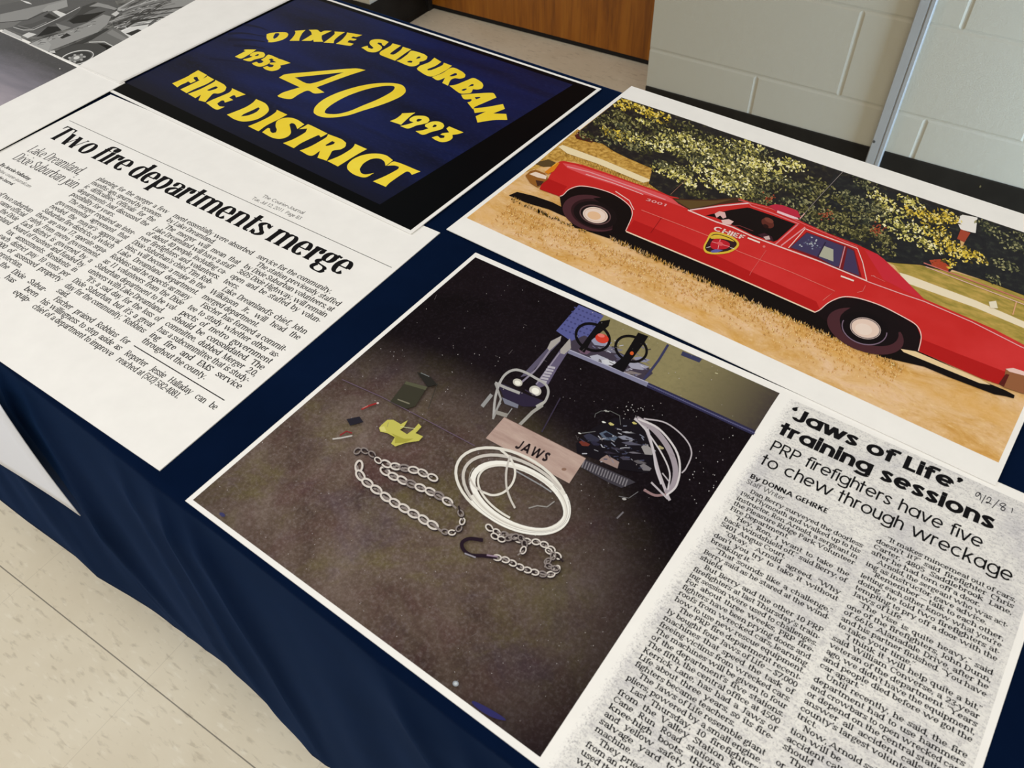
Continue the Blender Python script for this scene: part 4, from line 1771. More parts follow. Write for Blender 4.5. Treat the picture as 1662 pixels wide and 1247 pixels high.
# wheel wells
k_.poly(zA([(560, 632), (600, 595), (700, 570), (830, 605), (930, 660), (965, 740), (915, 826), (830, 835), (640, 800), (570, 700)]), C(20, 8, 9, .42))
k_.poly(zB([(530, 862), (600, 800), (690, 775), (800, 790), (950, 840), (1080, 920), (1115, 990), (1095, 1072), (900, 1040), (640, 940)]), C(22, 10, 14, .42))
tyre, tyre2 = C(74, 40, 46, .42), C(44, 22, 26, .42)
k_.ell(zA([(735, 722)])[0], 49, 28.5, 14, tyre)
k_.ell(zA([(757, 728)])[0], 42, 24, 14, tyre2)
k_.poly(zA([(740, 640), (830, 635), (950, 700), (920, 830), (840, 822), (850, 770), (860, 720), (800, 680)]), C(16, 7, 8, .42))
k_.ell(zA([(752, 730)])[0], 36, 21, 14, C(22, 12, 14, .42))
k_.ell(zA([(751, 730)])[0], 25, 14.5, 14, C(96, 70, 70, .42), w=2)
k_.ell(zA([(752, 732)])[0], 20.5, 12.6, 12, C(236, 214, 200, .42))
k_.ell(zA([(752, 732)])[0], 17.8, 10.6, 12, C(206, 170, 150, .42), w=.8)
k_.ell(zA([(745, 735)])[0], 11, 6.6, 12, C(232, 190, 150, .42))
k_.ell(zB([(805, 960)])[0], 65, 33, 20, tyre)
k_.ell(zB([(825, 940)])[0], 50, 27, 20, C(20, 10, 14, .42))
k_.poly(zB([(690, 855), (780, 800), (950, 860), (1010, 960), (940, 975), (900, 940), (720, 880)]), C(20, 10, 14, .42))
k_.ell(zB([(800, 945)])[0], 40, 26, 16, C(16, 8, 12, .42))
k_.ell(zB([(800, 948)])[0], 37, 24.5, 16, C(128, 108, 128, .42), w=1.6, a0=-10, a1=190)
k_.ell(zB([(805, 945)])[0], 25.5, 17, 15, C(210, 190, 182, .42))
k_.ell(zB([(805, 945)])[0], 24, 15.6, 15, C(70, 50, 52, .42), w=1)
k_.ell(zB([(804, 945)])[0], 22.5, 14.4, 15, C(232, 206, 190, .42))
k_.ell(zB([(795, 950)])[0], 14, 9, 15, C(238, 218, 204, .42))
# body
red, red_d, red_l = tone('print_car_red', [(.3, (194, 36, 34)), (.5, (203, 42, 40)), (.7, (213, 54, 54))], 7, rough=.36, spec=.1), C(180, 26, 26, .36), C(222, 84, 88, .36)
front_arch = [(915, 820), (950, 735), (940, 690), (895, 648), (830, 612), (740, 585), (665, 577), (610, 595), (578, 625), (560, 632)]
rear_arch = [(1090, 1068), (1105, 990), (1080, 930), (1000, 880), (880, 820), (760, 782), (680, 777), (610, 805), (560, 845), (530, 860)]
body = zA([(540, 455), (560, 443), (580, 440), (680, 460), (800, 500), (950, 555), (1100, 605), (1150, 628), (1200, 640), (1250, 690), (1390, 680), (1520, 642)]) + \
    zB([(112, 240), (180, 262), (330, 298), (470, 372), (600, 430), (760, 492), (870, 545), (905, 572), (960, 625), (1040, 705), (1120, 785), (1300, 862), (1500, 950), (1662, 1035), (1790, 1100), (1790, 1290), (1662, 1262), (1520, 1246), (1430, 1215)]) + \
    zB(rear_arch) + zA([(1403, 1024)]) + zA(front_arch) + zA([(450, 592), (465, 560), (495, 540)])
k_.poly(body, red)
# lower flank in deeper red
k_.poly(zA([(495, 535), (600, 578), (560, 632), (450, 592), (470, 560)]), red_d)
k_.poly(zA([(960, 760), (1060, 800), (1403, 950)]) + zB([(190, 640), (540, 800), (560, 845), (530, 858), (0, 622)]) + zA([(915, 820)]), red_d)
k_.poly(zB([(1100, 1000), (1300, 1080), (1560, 1180), (1662, 1215), (1790, 1260), (1790, 1290), (1520, 1246), (1430, 1215), (1092, 1066)]), red_d)
k_.poly(zB([(870, 545), (905, 572), (960, 625), (1040, 705), (1115, 785), (1080, 775), (900, 680), (800, 520)]), C(204, 44, 58, .36))
# bonnet top and roof gleam
k_.poly(zA([(575, 452), (640, 462), (800, 512), (1000, 580), (1140, 630), (1250, 700), (1120, 652), (900, 585), (700, 520), (600, 478)]), red_l)
k_.line(zA([(600, 470), (720, 500), (960, 585), (1130, 650)]), 1.6, C(232, 150, 156, .36))
k_.line(zA([(700, 512), (850, 560), (1010, 622)]), 1.0, C(238, 190, 190, .36))
# windscreen
k_.poly(zA([(1165, 640), (1250, 648), (1380, 650), (1515, 638), (1555, 662), (1420, 676), (1262, 706), (1200, 672)]), C(70, 44, 28, .36))
k_.poly(zA([(1180, 650), (1300, 655), (1400, 655), (1500, 645), (1400, 672), (1262, 700)]), C(96, 74, 40, .36))
# roof and pillars
k_.line(zA([(1262, 706), (1420, 684), (1580, 668)]), 2.0, C(236, 196, 200, .36))
k_.line(zA([(1580, 668)]) + zB([(190, 284), (300, 322), (448, 382)]), 1.8, C(222, 120, 124, .36))
k_.line(zB([(120, 252), (300, 300), (480, 385), (760, 505)]), 1.0, C(220, 110, 112, .36))
# front window
k_.poly(zA([(1345, 735), (1480, 705), (1570, 692)]) + zB([(185, 296), (300, 335), (428, 382), (330, 470), (310, 478), (200, 442), (90, 388), (-10, 345)]), C(20, 10, 12, .36))
k_.ell(zB([(278, 378)])[0], 11, 7, 30, C(96, 44, 36, .36))
k_.ell(zB([(268, 394)])[0], 5, 3, 30, C(40, 16, 16, .36))
k_.ell(zB([(285, 362)])[0], 8, 3.5, 25, C(120, 62, 50, .36))
k_.poly(zB([(225, 440), (260, 430), (300, 450), (310, 475), (270, 470)]), C(60, 30, 40, .36))
k_.poly(zB([(255, 452), (285, 445), (292, 465), (268, 468)]), C(206, 180, 176, .36))
k_.poly(zA([(1395, 725), (1420, 712), (1450, 718), (1458, 745), (1440, 752), (1425, 735), (1405, 748)]), C(224, 180, 176, .36))
k_.poly(zA([(1430, 760), (1470, 755), (1498, 768), (1480, 785), (1440, 782)]), C(230, 190, 184, .36))
k_.line(zA([(1475, 790), (1530, 790)]) + zB([(200, 420)]), .8, C(120, 60, 60, .36))
# rear door window and quarter light
glass = C(62, 54, 92, .3, .3)
k_.poly(zB([(488, 425), (700, 500), (745, 520), (785, 670), (700, 645), (640, 622), (540, 570), (392, 512)]), C(120, 26, 32, .36))
k_.poly(zB([(490, 430), (688, 503), (662, 612), (640, 612), (545, 560), (402, 508)]), glass)
k_.poly(zB([(708, 512), (742, 528), (772, 662), (684, 628)]), C(64, 50, 88, .3, .3))
k_.poly(zB([(580, 500), (632, 520), (632, 585), (552, 555)]), C(176, 176, 156, .3, .3))
for i in range(26):
    x, y = 520 + R.gauss(0, 22), 490 + R.gauss(0, 16)
    k_.poly(zB([(x - 6, y), (x, y - 4), (x + 6, y + 1), (x, y + 4)]), R.choice([C(150, 156, 176, .3), C(96, 100, 130, .3), C(190, 196, 200, .3)]), z=k_.z)
k_.z += 1e-5
k_.line(zB([(548, 560), (590, 480)]), 2, C(44, 34, 60, .3))
k_.line(zB([(695, 503), (665, 620)]), 1.6, C(206, 150, 160, .36))
chrome = C(240, 206, 200, .36)
k_.line(zB([(440, 385), (320, 492)]), 2.2, C(226, 130, 136, .36))
k_.line(zB([(480, 400), (350, 500)]), 2.0, C(232, 150, 156, .36))
k_.line(zB([(390, 512), (480, 408), (560, 440), (700, 492), (762, 515), (790, 590), (812, 690)]), 1.5, chrome)
k_.line(zA([(1250, 706), (1403, 770)]) + zB([(90, 400), (200, 452), (320, 497), (560, 585), (812, 690)]), 1.9, chrome)
k_.line(zB([(812, 692), (1000, 760), (1120, 800), (1380, 912), (1636, 1042), (1790, 1110)]), 1.4, C(236, 176, 176, .36))
k_.line(zA([(1000, 706), (1180, 775), (1403, 862)]) + zB([(120, 530), (400, 640), (640, 745), (600, 775), (575, 795)]), .9, C(226, 120, 110, .36))
k_.line(zB([(805, 715), (790, 745), (760, 752)]), .8, C(220, 120, 116, .36))
k_.line(zB([(270, 525), (190, 640), (180, 660)]), .7, C(216, 100, 96, .36))
k_.line(zA([(1108, 748), (1050, 830)]), .6, C(120, 16, 18, .36))
trim_c = C(240, 214, 186, .36)
k_.line(zA([(918, 822), (1403, 1024)]) + zB([(200, 712), (530, 858)]), 2.0, trim_c)
k_.line(zA(list(reversed(front_arch))), 1.2, C(240, 206, 196, .36), smooth=True)
k_.line(zB(list(reversed(rear_arch))), 1.5, C(240, 206, 196, .36), smooth=True)
k_.line(zA([(860, 605), (935, 655), (960, 705)]), 1.5, C(240, 196, 190, .36))
# front and rear bumpers, marker lamp
k_.poly(zA([(375, 520), (400, 496), (430, 488), (480, 508), (497, 540), (470, 560), (442, 585), (400, 560)]), C(150, 96, 40, .36))
k_.poly(zA([(395, 512), (430, 500), (490, 522), (485, 540), (440, 530)]), C(238, 216, 196, .36))
k_.poly(zA([(430, 545), (475, 552), (462, 568), (440, 580)]), C(70, 40, 30, .36))
k_.poly(zA([(478, 502), (545, 448), (560, 452), (528, 496), (498, 512)]), C(222, 132, 28, .36))
k_.line(zA([(520, 470), (548, 450)]), 1, C(244, 190, 70, .36))
k_.poly(zB([(1560, 1165), (1600, 1160), (1700, 1195), (1790, 1230), (1790, 1330), (1660, 1300), (1545, 1262)]), C(150, 96, 62, .36))
k_.poly(zB([(1560, 1165), (1600, 1160), (1790, 1225), (1790, 1245), (1580, 1180)]), C(236, 200, 190, .36))
k_.poly(zB([(1522, 1246), (1560, 1192), (1580, 1196), (1550, 1262)]), C(90, 30, 26, .36))
# beacon bar and aerials
k_.poly(zB([(285, 285), (320, 276), (360, 282), (440, 312), (456, 350), (420, 345), (330, 318)]), C(190, 42, 66, .36))
k_.poly(zB([(330, 310), (440, 350), (445, 360), (400, 350), (328, 322)]), C(240, 200, 206, .36))
k_.line(zB([(452, 354), (560, 232), (686, 98)]), .8, C(150, 140, 136, .42))
k_.line(zB([(452, 354), (478, 325)]), 1.8, C(214, 170, 160, .42))
k_.line(zA([(1158, 622), (1250, 534)]), .7, C(150, 110, 90, .42))
# handles and lock
k_.line(zB([(170, 458), (236, 484)]), 2.4, C(242, 226, 214, .36))
k_.line(zB([(672, 664), (742, 690)]), 2.4, C(242, 226, 214, .36))
k_.ell(zB([(258, 505)])[0], 2.4, 1.9, 0, C(226, 120, 116, .36))
k_.line(zB([(835, 660), (910, 694)]), .7, C(222, 110, 110, .36))
k_.line(zB([(835, 664), (850, 662), (860, 672)]), .8, C(222, 130, 126, .36))
# badge on the door
k_.poly(zA(curve([(1352, 868), (1372, 832), (1410, 826), (1480, 845), (1524, 880), (1518, 910), (1470, 938), (1395, 946), (1345, 936), (1334, 905)], 3, True)), C(222, 186, 60, .36))
k_.poly(zA(curve([(1360, 872), (1380, 842), (1412, 836), (1474, 855), (1512, 882), (1506, 905), (1464, 928), (1398, 936), (1354, 928), (1344, 905)], 3, True)), C(52, 26, 30, .36))
k_.poly(zA(curve([(1375, 848), (1412, 840), (1470, 858), (1500, 878), (1440, 862), (1378, 862)], 3, True)), C(222, 186, 60, .36))
k_.poly(zA(curve([(1372, 890), (1395, 862), (1440, 868), (1476, 888), (1466, 912), (1420, 920), (1380, 914)], 3, True)), C(190, 30, 44, .36))
k_.line(zA([(1380, 878), (1476, 905)]), .9, C(232, 150, 150, .36))
k_.line(zA([(1425, 864), (1412, 918)]), .9, C(240, 190, 190, .36))
k_.ell(zA([(1424, 889)])[0], 5, 3.2, 20, C(226, 90, 96, .36))
k_.poly(zA([(1372, 928), (1400, 918), (1440, 924), (1410, 936), (1380, 937)]), C(96, 96, 170, .36))
k_.line(zA([(1350, 910), (1372, 905)]), .8, C(232, 226, 220, .36))
k_.line(zA([(1478, 910), (1500, 916)]), .8, C(232, 226, 220, .36))
whit = C(240, 214, 206, .36)


def px_text(k, face, txt, pl, pr, size_mm, mt):
    a, b = k.p.loc(pl), k.p.loc(pr)
    d = b - a
    v, f = text_polys(face, txt, size_mm / 1000, np.hypot(*d), 'fit')
    u = d / np.hypot(*d)
    k.add([a + u * q[0] + np.array([-u[1], u[0]]) * q[1] for q in v], f, mt)


SIGN = Face(X=.5, C=.7, A=.72, t=.15, h=.12, ser=0, st=0, wf=.9, sp=.07, seg=10)
k_.z += 3e-5
px_text(k_, SIGN, 'CHIEF', zA([(1384, 815)])[0], zA([(1548, 868)])[0], 9.2, whit)
px_text(k_, SIGN, '3001', zA([(1020, 655)])[0], zA([(1136, 690)])[0], 5.6, C(232, 160, 160, .36))
k_.build('printed_photo')

# =================================================================== rescue tool photo and clipping, one sheet
jaws = Print('rescue_tool_print', (995.218, 826.670), -0.661294, -.0010, .0007,
             'print pairing a dark photo of rescue tools with a newspaper clipping about Jaws of Life', 'news print', paper,
             ws=.45766, hs=.30588)
for vx in jaws.paper.data.vertices:
    if vx.co.x > 0 and vx.co.y > 0:
        vx.co.y += .0055             # trimmed a touch unevenly
JT = -0.664124                   # the clipping sits very slightly turned on its sheet
JC = at_z((994.477, 828.278), jaws.zt)[:2]
JS = JT - jaws.th


def jaws_mm(x, y):
    a, b = x / 1000 - .22857, .15238 - y / 1000
    p = JC + np.array([math.cos(JT), math.sin(JT)]) * a + np.array([-math.sin(JT), math.cos(JT)]) * b - jaws.c[:2]
    return np.array([p @ jaws.e1, p @ jaws.e2])


jaws.mm = jaws_mm
jaws.ymax = jaws.HS / 2 + .0052
jf = mat('print_garage_floor', (66, 54, 52), .38, .06)
nt, N, K, bs = nodes_of(jf)
v = coords(nt)
sj = nt.nodes.new('ShaderNodeSeparateXYZ')
K.new(v, sj.inputs[0])
nb = noise(nt, v, 13, 6, .66, .6)
ng = noise(nt, v, 480, 2, .7)
nc = noise(nt, coords(nt, (1, 1, 1), (.3, .1, .8)), 19, 5, .65, .5)
nd = noise(nt, coords(nt, (1, 1, 1), (.7, .4, .2)), 24, 5, .65, .5)
lit = ramp(nt, nb, [(.28, (68, 54, 49)), (.45, (96, 80, 70)), (.6, (116, 100, 90)), (.78, (144, 128, 124))])
lit = mix(nt, math_n(nt, 'MULTIPLY', fac(nt, nc, .50, .66), .45), lit, (90, 58, 60))
lit = mix(nt, math_n(nt, 'MULTIPLY', fac(nt, nc, .47, .32), .55), lit, (112, 104, 60))
lit = mix(nt, math_n(nt, 'MULTIPLY', fac(nt, nd, .54, .68), .28), lit, (82, 70, 92))
drk = ramp(nt, nb, [(.35, (15, 9, 12)), (.7, (24, 16, 21))])
# the flash of that old photograph reached only the near part of the garage floor
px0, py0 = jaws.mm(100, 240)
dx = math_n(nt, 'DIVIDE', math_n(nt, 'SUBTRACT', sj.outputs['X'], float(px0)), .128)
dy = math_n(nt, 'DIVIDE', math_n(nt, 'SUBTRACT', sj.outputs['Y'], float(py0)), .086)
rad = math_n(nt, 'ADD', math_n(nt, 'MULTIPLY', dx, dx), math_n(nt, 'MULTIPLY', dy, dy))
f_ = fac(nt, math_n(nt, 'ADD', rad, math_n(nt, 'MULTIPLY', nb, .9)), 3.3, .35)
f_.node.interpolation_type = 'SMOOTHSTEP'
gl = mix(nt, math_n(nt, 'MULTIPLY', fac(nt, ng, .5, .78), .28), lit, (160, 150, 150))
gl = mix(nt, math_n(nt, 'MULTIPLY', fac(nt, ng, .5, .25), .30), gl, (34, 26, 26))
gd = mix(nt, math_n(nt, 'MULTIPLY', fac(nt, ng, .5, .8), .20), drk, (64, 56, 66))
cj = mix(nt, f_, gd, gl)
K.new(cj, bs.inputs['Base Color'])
wallp = mat('print_garage_wall', (120, 110, 74), .38, .3)
nt, N, K, bs = nodes_of(wallp)
v = coords(nt)
sj = nt.nodes.new('ShaderNodeSeparateXYZ')
K.new(v, sj.inputs[0])
cj = mix(nt, fac(nt, sj.outputs['X'], float(jaws.mm(205, 0)[0]), float(jaws.mm(276, 0)[0])), (142, 132, 92), (58, 48, 48))
cj = mix(nt, math_n(nt, 'MULTIPLY', fac(nt, noise(nt, v, 300, 2), .45, .75), .25), cj, (96, 92, 62))
K.new(cj, bs.inputs['Base Color'])

zC, zD, zE = ref(780, 480, 3.324), ref(530, 450, 3.324), ref(300, 750, 2.509)
k_ = Ink(jaws)
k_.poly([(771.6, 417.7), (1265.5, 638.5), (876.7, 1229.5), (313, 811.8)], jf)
k_.poly(zC([(655, 98), (1612, 527), (1476, 742), (1300, 668), (1100, 570), (880, 470), (700, 385), (480, 305), (520, 200)]), wallp)
# lilac-blue diamond plate in that picture
k_.poly(zC([(408, 190), (530, 50), (665, 108), (590, 215), (545, 262), (480, 240)]), C(88, 92, 150, .4))
for i in range(9):
    for j in range(6):
        x, y = 440 + i * 21 + j * 14, 180 + i * 9 - j * 23
        if x < 640:
            k_.ell(zC([(x, y)])[0], 2.0, 1.4, 20, C(66, 68, 118, .4), n=8, z=k_.z)
k_.z += 1e-5
k_.poly(zC([(490, 245), (560, 215), (900, 380), (930, 420), (880, 462), (700, 380), (480, 300)]), C(66, 58, 72, .4))
for (x, y, w_, h_, c_) in [(650, 250, 60, 26, (150, 152, 176)), (700, 290, 70, 20, (120, 118, 132)), (640, 340, 52, 22, (176, 178, 192)), (690, 360, 46, 16, (206, 208, 214)),
                           (560, 300, 34, 18, (110, 84, 104)), (850, 380, 60, 22, (160, 160, 178)), (820, 420, 50, 14, (130, 120, 120)), (760, 330, 40, 16, (96, 96, 120)), (870, 345, 46, 16, (140, 140, 164))]:
    k_.poly(zC([(x - w_, y - h_ * .6), (x - w_ * .2, y - h_), (x + w_, y + h_ * .2), (x + w_ * .4, y + h_), (x - w_ * .6, y + h_ * .6)]), C(c_[0], c_[1], c_[2], .4))
for i in range(60):
    x, y = R.uniform(600, 900), R.uniform(240, 430)
    if y > 190 + (x - 560) * .22 and y < 300 + (x - 480) * .42:
        k_.line(zC([(x, y), (x + R.uniform(10, 26), y + R.uniform(-6, 14))]), R.uniform(.8, 2), R.choice([C(190, 190, 206, .4), C(110, 108, 136, .4), C(60, 52, 60, .4)]), z=k_.z)
k_.z += 1e-5
k_.line(zC([(474, 300), (660, 378), (900, 482)]), 7, C(130, 130, 156, .4))
k_.line(zC([(476, 292), (660, 368), (905, 470)]), 1.4, C(176, 176, 196, .4))
k_.line(zC([(900, 482), (1100, 570), (1300, 660), (1478, 742)]), 8, C(46, 44, 74, .4))
for i in range(58):
    x = 905 + i * 10
    k_.line(zC([(x - 3, 478 + i * 4.52), (x + 5, 488 + i * 4.52)]), 1.1, C(104, 104, 146, .4), z=k_.z)
k_.z += 1e-5
k_.line(zC([(1012, 265), (960, 350), (880, 455)]), 4.0, C(58, 58, 92, .4))
k_.poly(zC([(1090, 300), (1195, 342), (1180, 362), (1080, 322)]), C(58, 60, 92, .4))
k_.line(zC([(1265, 418), (1280, 422)]), 1.2, C(206, 200, 160, .4))
# two black hooks hung on the wall
bk_ = C(12, 9, 12, .4)
k_.poly(zC([(640, 140), (700, 130), (690, 165), (600, 240), (560, 310), (530, 290)]), bk_)
k_.ell(zC([(605, 225)])[0], 28, 21, 22, bk_, w=4.6)
k_.ell(zC([(655, 232)])[0], 11, 7.5, 15, C(206, 62, 44, .4))
k_.ell(zC([(650, 216)])[0], 6, 3, 15, C(226, 120, 110, .4))
k_.poly(zC([(850, 200), (905, 220), (880, 260), (820, 340), (770, 415), (705, 385), (770, 330)]), bk_)
k_.ell(zC([(812, 288)])[0], 26, 20, 22, bk_, w=4.2)
k_.ell(zC([(816, 312)])[0], 3, 3, 0, C(214, 92, 40, .4))
# spreading jaws tool
arm, tip = C(112, 104, 126, .4), C(170, 164, 160, .4)
k_.poly(zC([(360, 285), (380, 245), (420, 225), (436, 218), (430, 250), (330, 352), (262, 430), (215, 440)]), C(92, 86, 108, .4))
k_.poly(zC([(360, 285), (378, 248), (436, 218), (430, 245), (372, 300)]), tip)
k_.line(zC([(372, 300), (300, 400), (220, 470)]), 3, C(140, 132, 150, .4))
k_.line(zC([(395, 295), (250, 470)]), 2.2, C(20, 15, 20, .4))
k_.poly(zC([(424, 300), (482, 232), (490, 240), (484, 285), (420, 385), (365, 480), (315, 500), (296, 478)]), C(100, 92, 118, .4))
k_.poly(zC([(430, 292), (482, 232), (488, 285), (452, 318), (430, 312)]), tip)
k_.line(zC([(425, 310), (300, 480)]), 2.0, C(150, 142, 160, .4))
for i in range(6):
    k_.line(zC([(362 - i * 9, 385 + i * 15), (402 - i * 9, 392 + i * 15)]), 3.4, C(180, 176, 186, .4), z=k_.z)
k_.z += 1e-5
k_.poly(zC([(90, 470), (130, 480), (260, 540), (345, 570), (330, 600), (230, 600), (130, 560)]), C(44, 36, 58, .4))
k_.line(zC([(70, 660), (78, 560), (100, 480), (135, 425), (185, 402), (240, 415), (300, 448), (350, 480), (366, 520), (352, 565), (330, 590)]), 4.0, C(174, 172, 170, .4), smooth=True)
k_.ell(zC([(200, 470)])[0], 8, 6, 20, C(196, 192, 182, .4))
k_.ell(zC([(200, 472)])[0], 5, 3.6, 20, C(240, 238, 226, .4))
k_.ell(zC([(295, 515)])[0], 10, 8, 20, C(200, 196, 188, .4))
k_.ell(zC([(296, 516)])[0], 6.4, 5, 20, C(244, 242, 232, .4))
k_.line(zC([(78, 472), (140, 500), (212, 528)]), 4.6, C(170, 168, 166, .4))
k_.line(zC([(80, 474), (110, 560), (78, 640), (66, 668)]), 3.4, C(160, 158, 156, .4))
k_.line(zC([(8, 600), (60, 535)]), 6, C(150, 150, 150, .4))
k_.line(zC([(335, 592), (280, 630), (210, 700)]), 5.2, C(160, 158, 152, .4))
k_.line(zC([(345, 575), (300, 600)]), 4, C(180, 178, 172, .4))
k_.poly(zC([(115, 550), (205, 590), (200, 610), (130, 585)]), C(120, 122, 138, .4))
k_.line(zC([(110, 580), (80, 632), (140, 652), (170, 610)]), 1.6, C(150, 150, 150, .4))
k_.poly(zC([(85, 620), (150, 640), (140, 660), (78, 640)]), C(150, 146, 140, .4))
k_.line(zC([(240, 510), (300, 545)]), 1.6, C(60, 50, 70, .4))
# power unit
k_.poly(zC([(515, 800), (600, 720), (720, 660), (830, 670), (920, 760), (960, 880), (900, 960), (760, 940), (640, 890), (520, 850)]), C(20, 15, 22, .4))
for (x, y, a_, b_, c_) in [(600, 770, 46, 26, (52, 52, 70)), (690, 760, 50, 30, (84, 96, 116)), (690, 755, 30, 16, (30, 30, 44)), (790, 770, 52, 14, (132, 134, 150)), (820, 800, 60, 12, (86, 84, 100)),
                           (560, 800, 30, 18, (110, 50, 40)), (620, 800, 26, 14, (42, 40, 60)), (830, 690, 14, 8, (196, 186, 110)), (705, 695, 16, 10, (196, 186, 120)), (665, 685, 12, 6, (226, 228, 224)),
                           (680, 625, 16, 6, (190, 190, 186)), (535, 745, 10, 5, (216, 216, 214)), (780, 880, 30, 12, (66, 62, 76)), (860, 900, 36, 12, (96, 92, 96)), (890, 930, 32, 22, (120, 116, 120)),
                           (900, 835, 34, 34, (150, 146, 146)), (970, 822, 20, 12, (170, 160, 120)), (745, 830, 44, 8, (60, 56, 70)), (840, 850, 50, 6, (110, 106, 116)), (700, 850, 40, 8, (46, 40, 52)), (800, 740, 40, 6, (160, 160, 168))]:
    k_.poly(zC([(x - a_, y - b_ * .5), (x - a_ * .3, y - b_), (x + a_, y - b_ * .1 + a_ * .2), (x + a_ * .7, y + b_ * .8), (x - a_ * .4, y + b_ * .7)]), C(c_[0], c_[1], c_[2], .4))
k_.poly(zC([(650, 880), (680, 862), (748, 900), (738, 935), (640, 892)]), C(150, 128, 122, .4))
for i in range(70):
    x, y = R.gauss(730, 90), R.gauss(810, 60)
    if 530 < x < 930 and 690 < y < 940:
        a_ = R.uniform(-.2, 1.0)
        l_ = R.uniform(8, 30)
        k_.line(zC([(x, y), (x + l_ * math.cos(a_), y + l_ * math.sin(a_))]), R.uniform(.6, 1.8), R.choice([C(128, 132, 150, .4), C(70, 72, 96, .4), C(30, 26, 36, .4), C(180, 180, 190, .4)]), z=k_.z)
k_.z += 1e-5
k_.line(zC([(615, 660), (620, 640), (650, 625), (700, 625), (750, 650), (755, 700)]), 1.2, C(96, 96, 96, .4))
k_.line(zC([(545, 745), (620, 735)]), 1.2, C(110, 110, 112, .4))
k_.line(zC([(540, 870), (560, 890), (640, 940), (740, 990), (800, 1010)]), 2, C(60, 52, 60, .4))
k_.poly(zC([(560, 885), (640, 920), (800, 990), (835, 1010), (760, 1040), (690, 1010), (545, 930)]), C(62, 58, 66, .4))
for i in range(17):
    x = 560 + i * 14.5
    k_.line(zC([(x, 892 + i * 6.4), (x - 14, 930 + i * 6.4)]), 2.0, C(126, 122, 128, .4), z=k_.z)
k_.z += 1e-5
k_.line(zC([(850, 1060), (800, 1095), (745, 1085)]), 1, C(120, 118, 120, .4))
k_.line(zC([(770, 1170), (735, 1205)]), 2.6, C(112, 108, 112, .4))
k_.ell(zC([(775, 1100)])[0], 3.5, 1.8, 10, C(176, 172, 170, .4))
# pale hydraulic hose on its reel
hose, hose2 = C(188, 180, 186, .4), C(160, 150, 158, .4)
k_.line(zC([(830, 665), (880, 700), (920, 800), (960, 950), (1000, 1060), (1020, 1108)]), 4.5, hose, smooth=True)
k_.line(zC([(840, 665), (930, 720), (1010, 820), (1050, 930), (1040, 1020), (1000, 1070)]), 9, hose2, smooth=True)
k_.line(zC([(850, 668), (960, 720), (1050, 830), (1075, 930), (1055, 1030), (1000, 1082)]), 3.2, C(212, 206, 208, .4), smooth=True)
k_.line(zC([(835, 668), (900, 740), (980, 860), (1020, 960), (1010, 1050)]), 2.4, C(206, 200, 204, .4), smooth=True)
k_.line(zC([(900, 720), (930, 830), (945, 930), (975, 1020)]), 3.2, C(200, 194, 200, .4), smooth=True)
k_.line(zC([(880, 666), (1000, 690), (1100, 770), (1138, 850), (1110, 930), (1085, 960)]), 2.2, hose, smooth=True)
k_.line(zC([(880, 1050), (940, 1080), (1000, 1075)]), 4, C(150, 120, 122, .4), smooth=True)
k_.line(zC([(920, 1010), (960, 1050), (1010, 1100)]), 3, hose)
k_.line(zC([(980, 960), (1020, 1010)]), 2, hose)
# wooden sign
brd = tone('print_board', [(.3, (166, 138, 128)), (.5, (182, 156, 145)), (.7, (196, 172, 160))], 30, vec=(1, 5, 1), rough=.4)
k_.poly(zC([(128, 658), (568, 880), (478, 1016), (28, 772)]), brd)
k_.line(zC([(128, 658), (568, 880)]), .8, C(110, 86, 80, .4))
k_.ell(zC([(450, 940)])[0], 4, 2.4, 0, C(140, 108, 92, .4))
STEN = Face(X=.5, C=.7, A=.72, t=.24, h=.17, ser=0, st=0, wf=1.5, sp=.26, seg=10)
k_.z += 3e-5
px_text(k_, STEN, 'JAWS', zC([(186, 826)])[0], zC([(352, 902)])[0], 11.5, C(40, 30, 32, .4))
k_.z += 4e-5
# coil of white hose
wh, wh2, wh3 = C(228, 224, 214, .4), C(204, 198, 190, .4), C(244, 242, 234, .4)
dk_ = C(54, 46, 46, .4)
k_.ell((830, 795), 97, 57, 27, wh, w=4.6)
k_.ell((837, 802), 92, 52, 27, wh2, w=5)
k_.ell((843, 808), 82, 45, 27, wh3, w=9)
k_.ell((841, 806), 87, 50, 27, wh, w=9, a0=-50, a1=140)
k_.ell((838, 803), 92, 54, 27, wh3, w=6, a0=-40, a1=130)
k_.ell((846, 806), 76, 40, 27, wh, w=3.4, a0=90, a1=300)
k_.ell((841, 806), 86, 48, 27, C(186, 180, 174, .4), w=1.0, a0=-60, a1=190)
k_.ell((838, 802), 93, 54, 27, C(186, 180, 174, .4), w=.9, a0=-30, a1=150)
k_.line([(812, 731), (828, 745), (836, 765), (832, 785), (818, 800), (800, 805), (784, 800)], 3.6, wh, smooth=True)
k_.line([(784, 800), (770, 790), (763, 778)], 3, wh2, smooth=True)
k_.line([(828, 740), (822, 765), (822, 790), (828, 810), (836, 826)], 3.4, wh2, smooth=True)
k_.line([(838, 766), (880, 790), (895, 800)], 2.2, C(150, 150, 152, .4))
k_.line([(858, 826), (872, 822), (888, 824), (900, 815)], 2, C(150, 146, 142, .4))
# chains
lk, lk2, lk3 = C(216, 208, 200, .4), C(140, 130, 126, .4), C(44, 34, 36, .4)


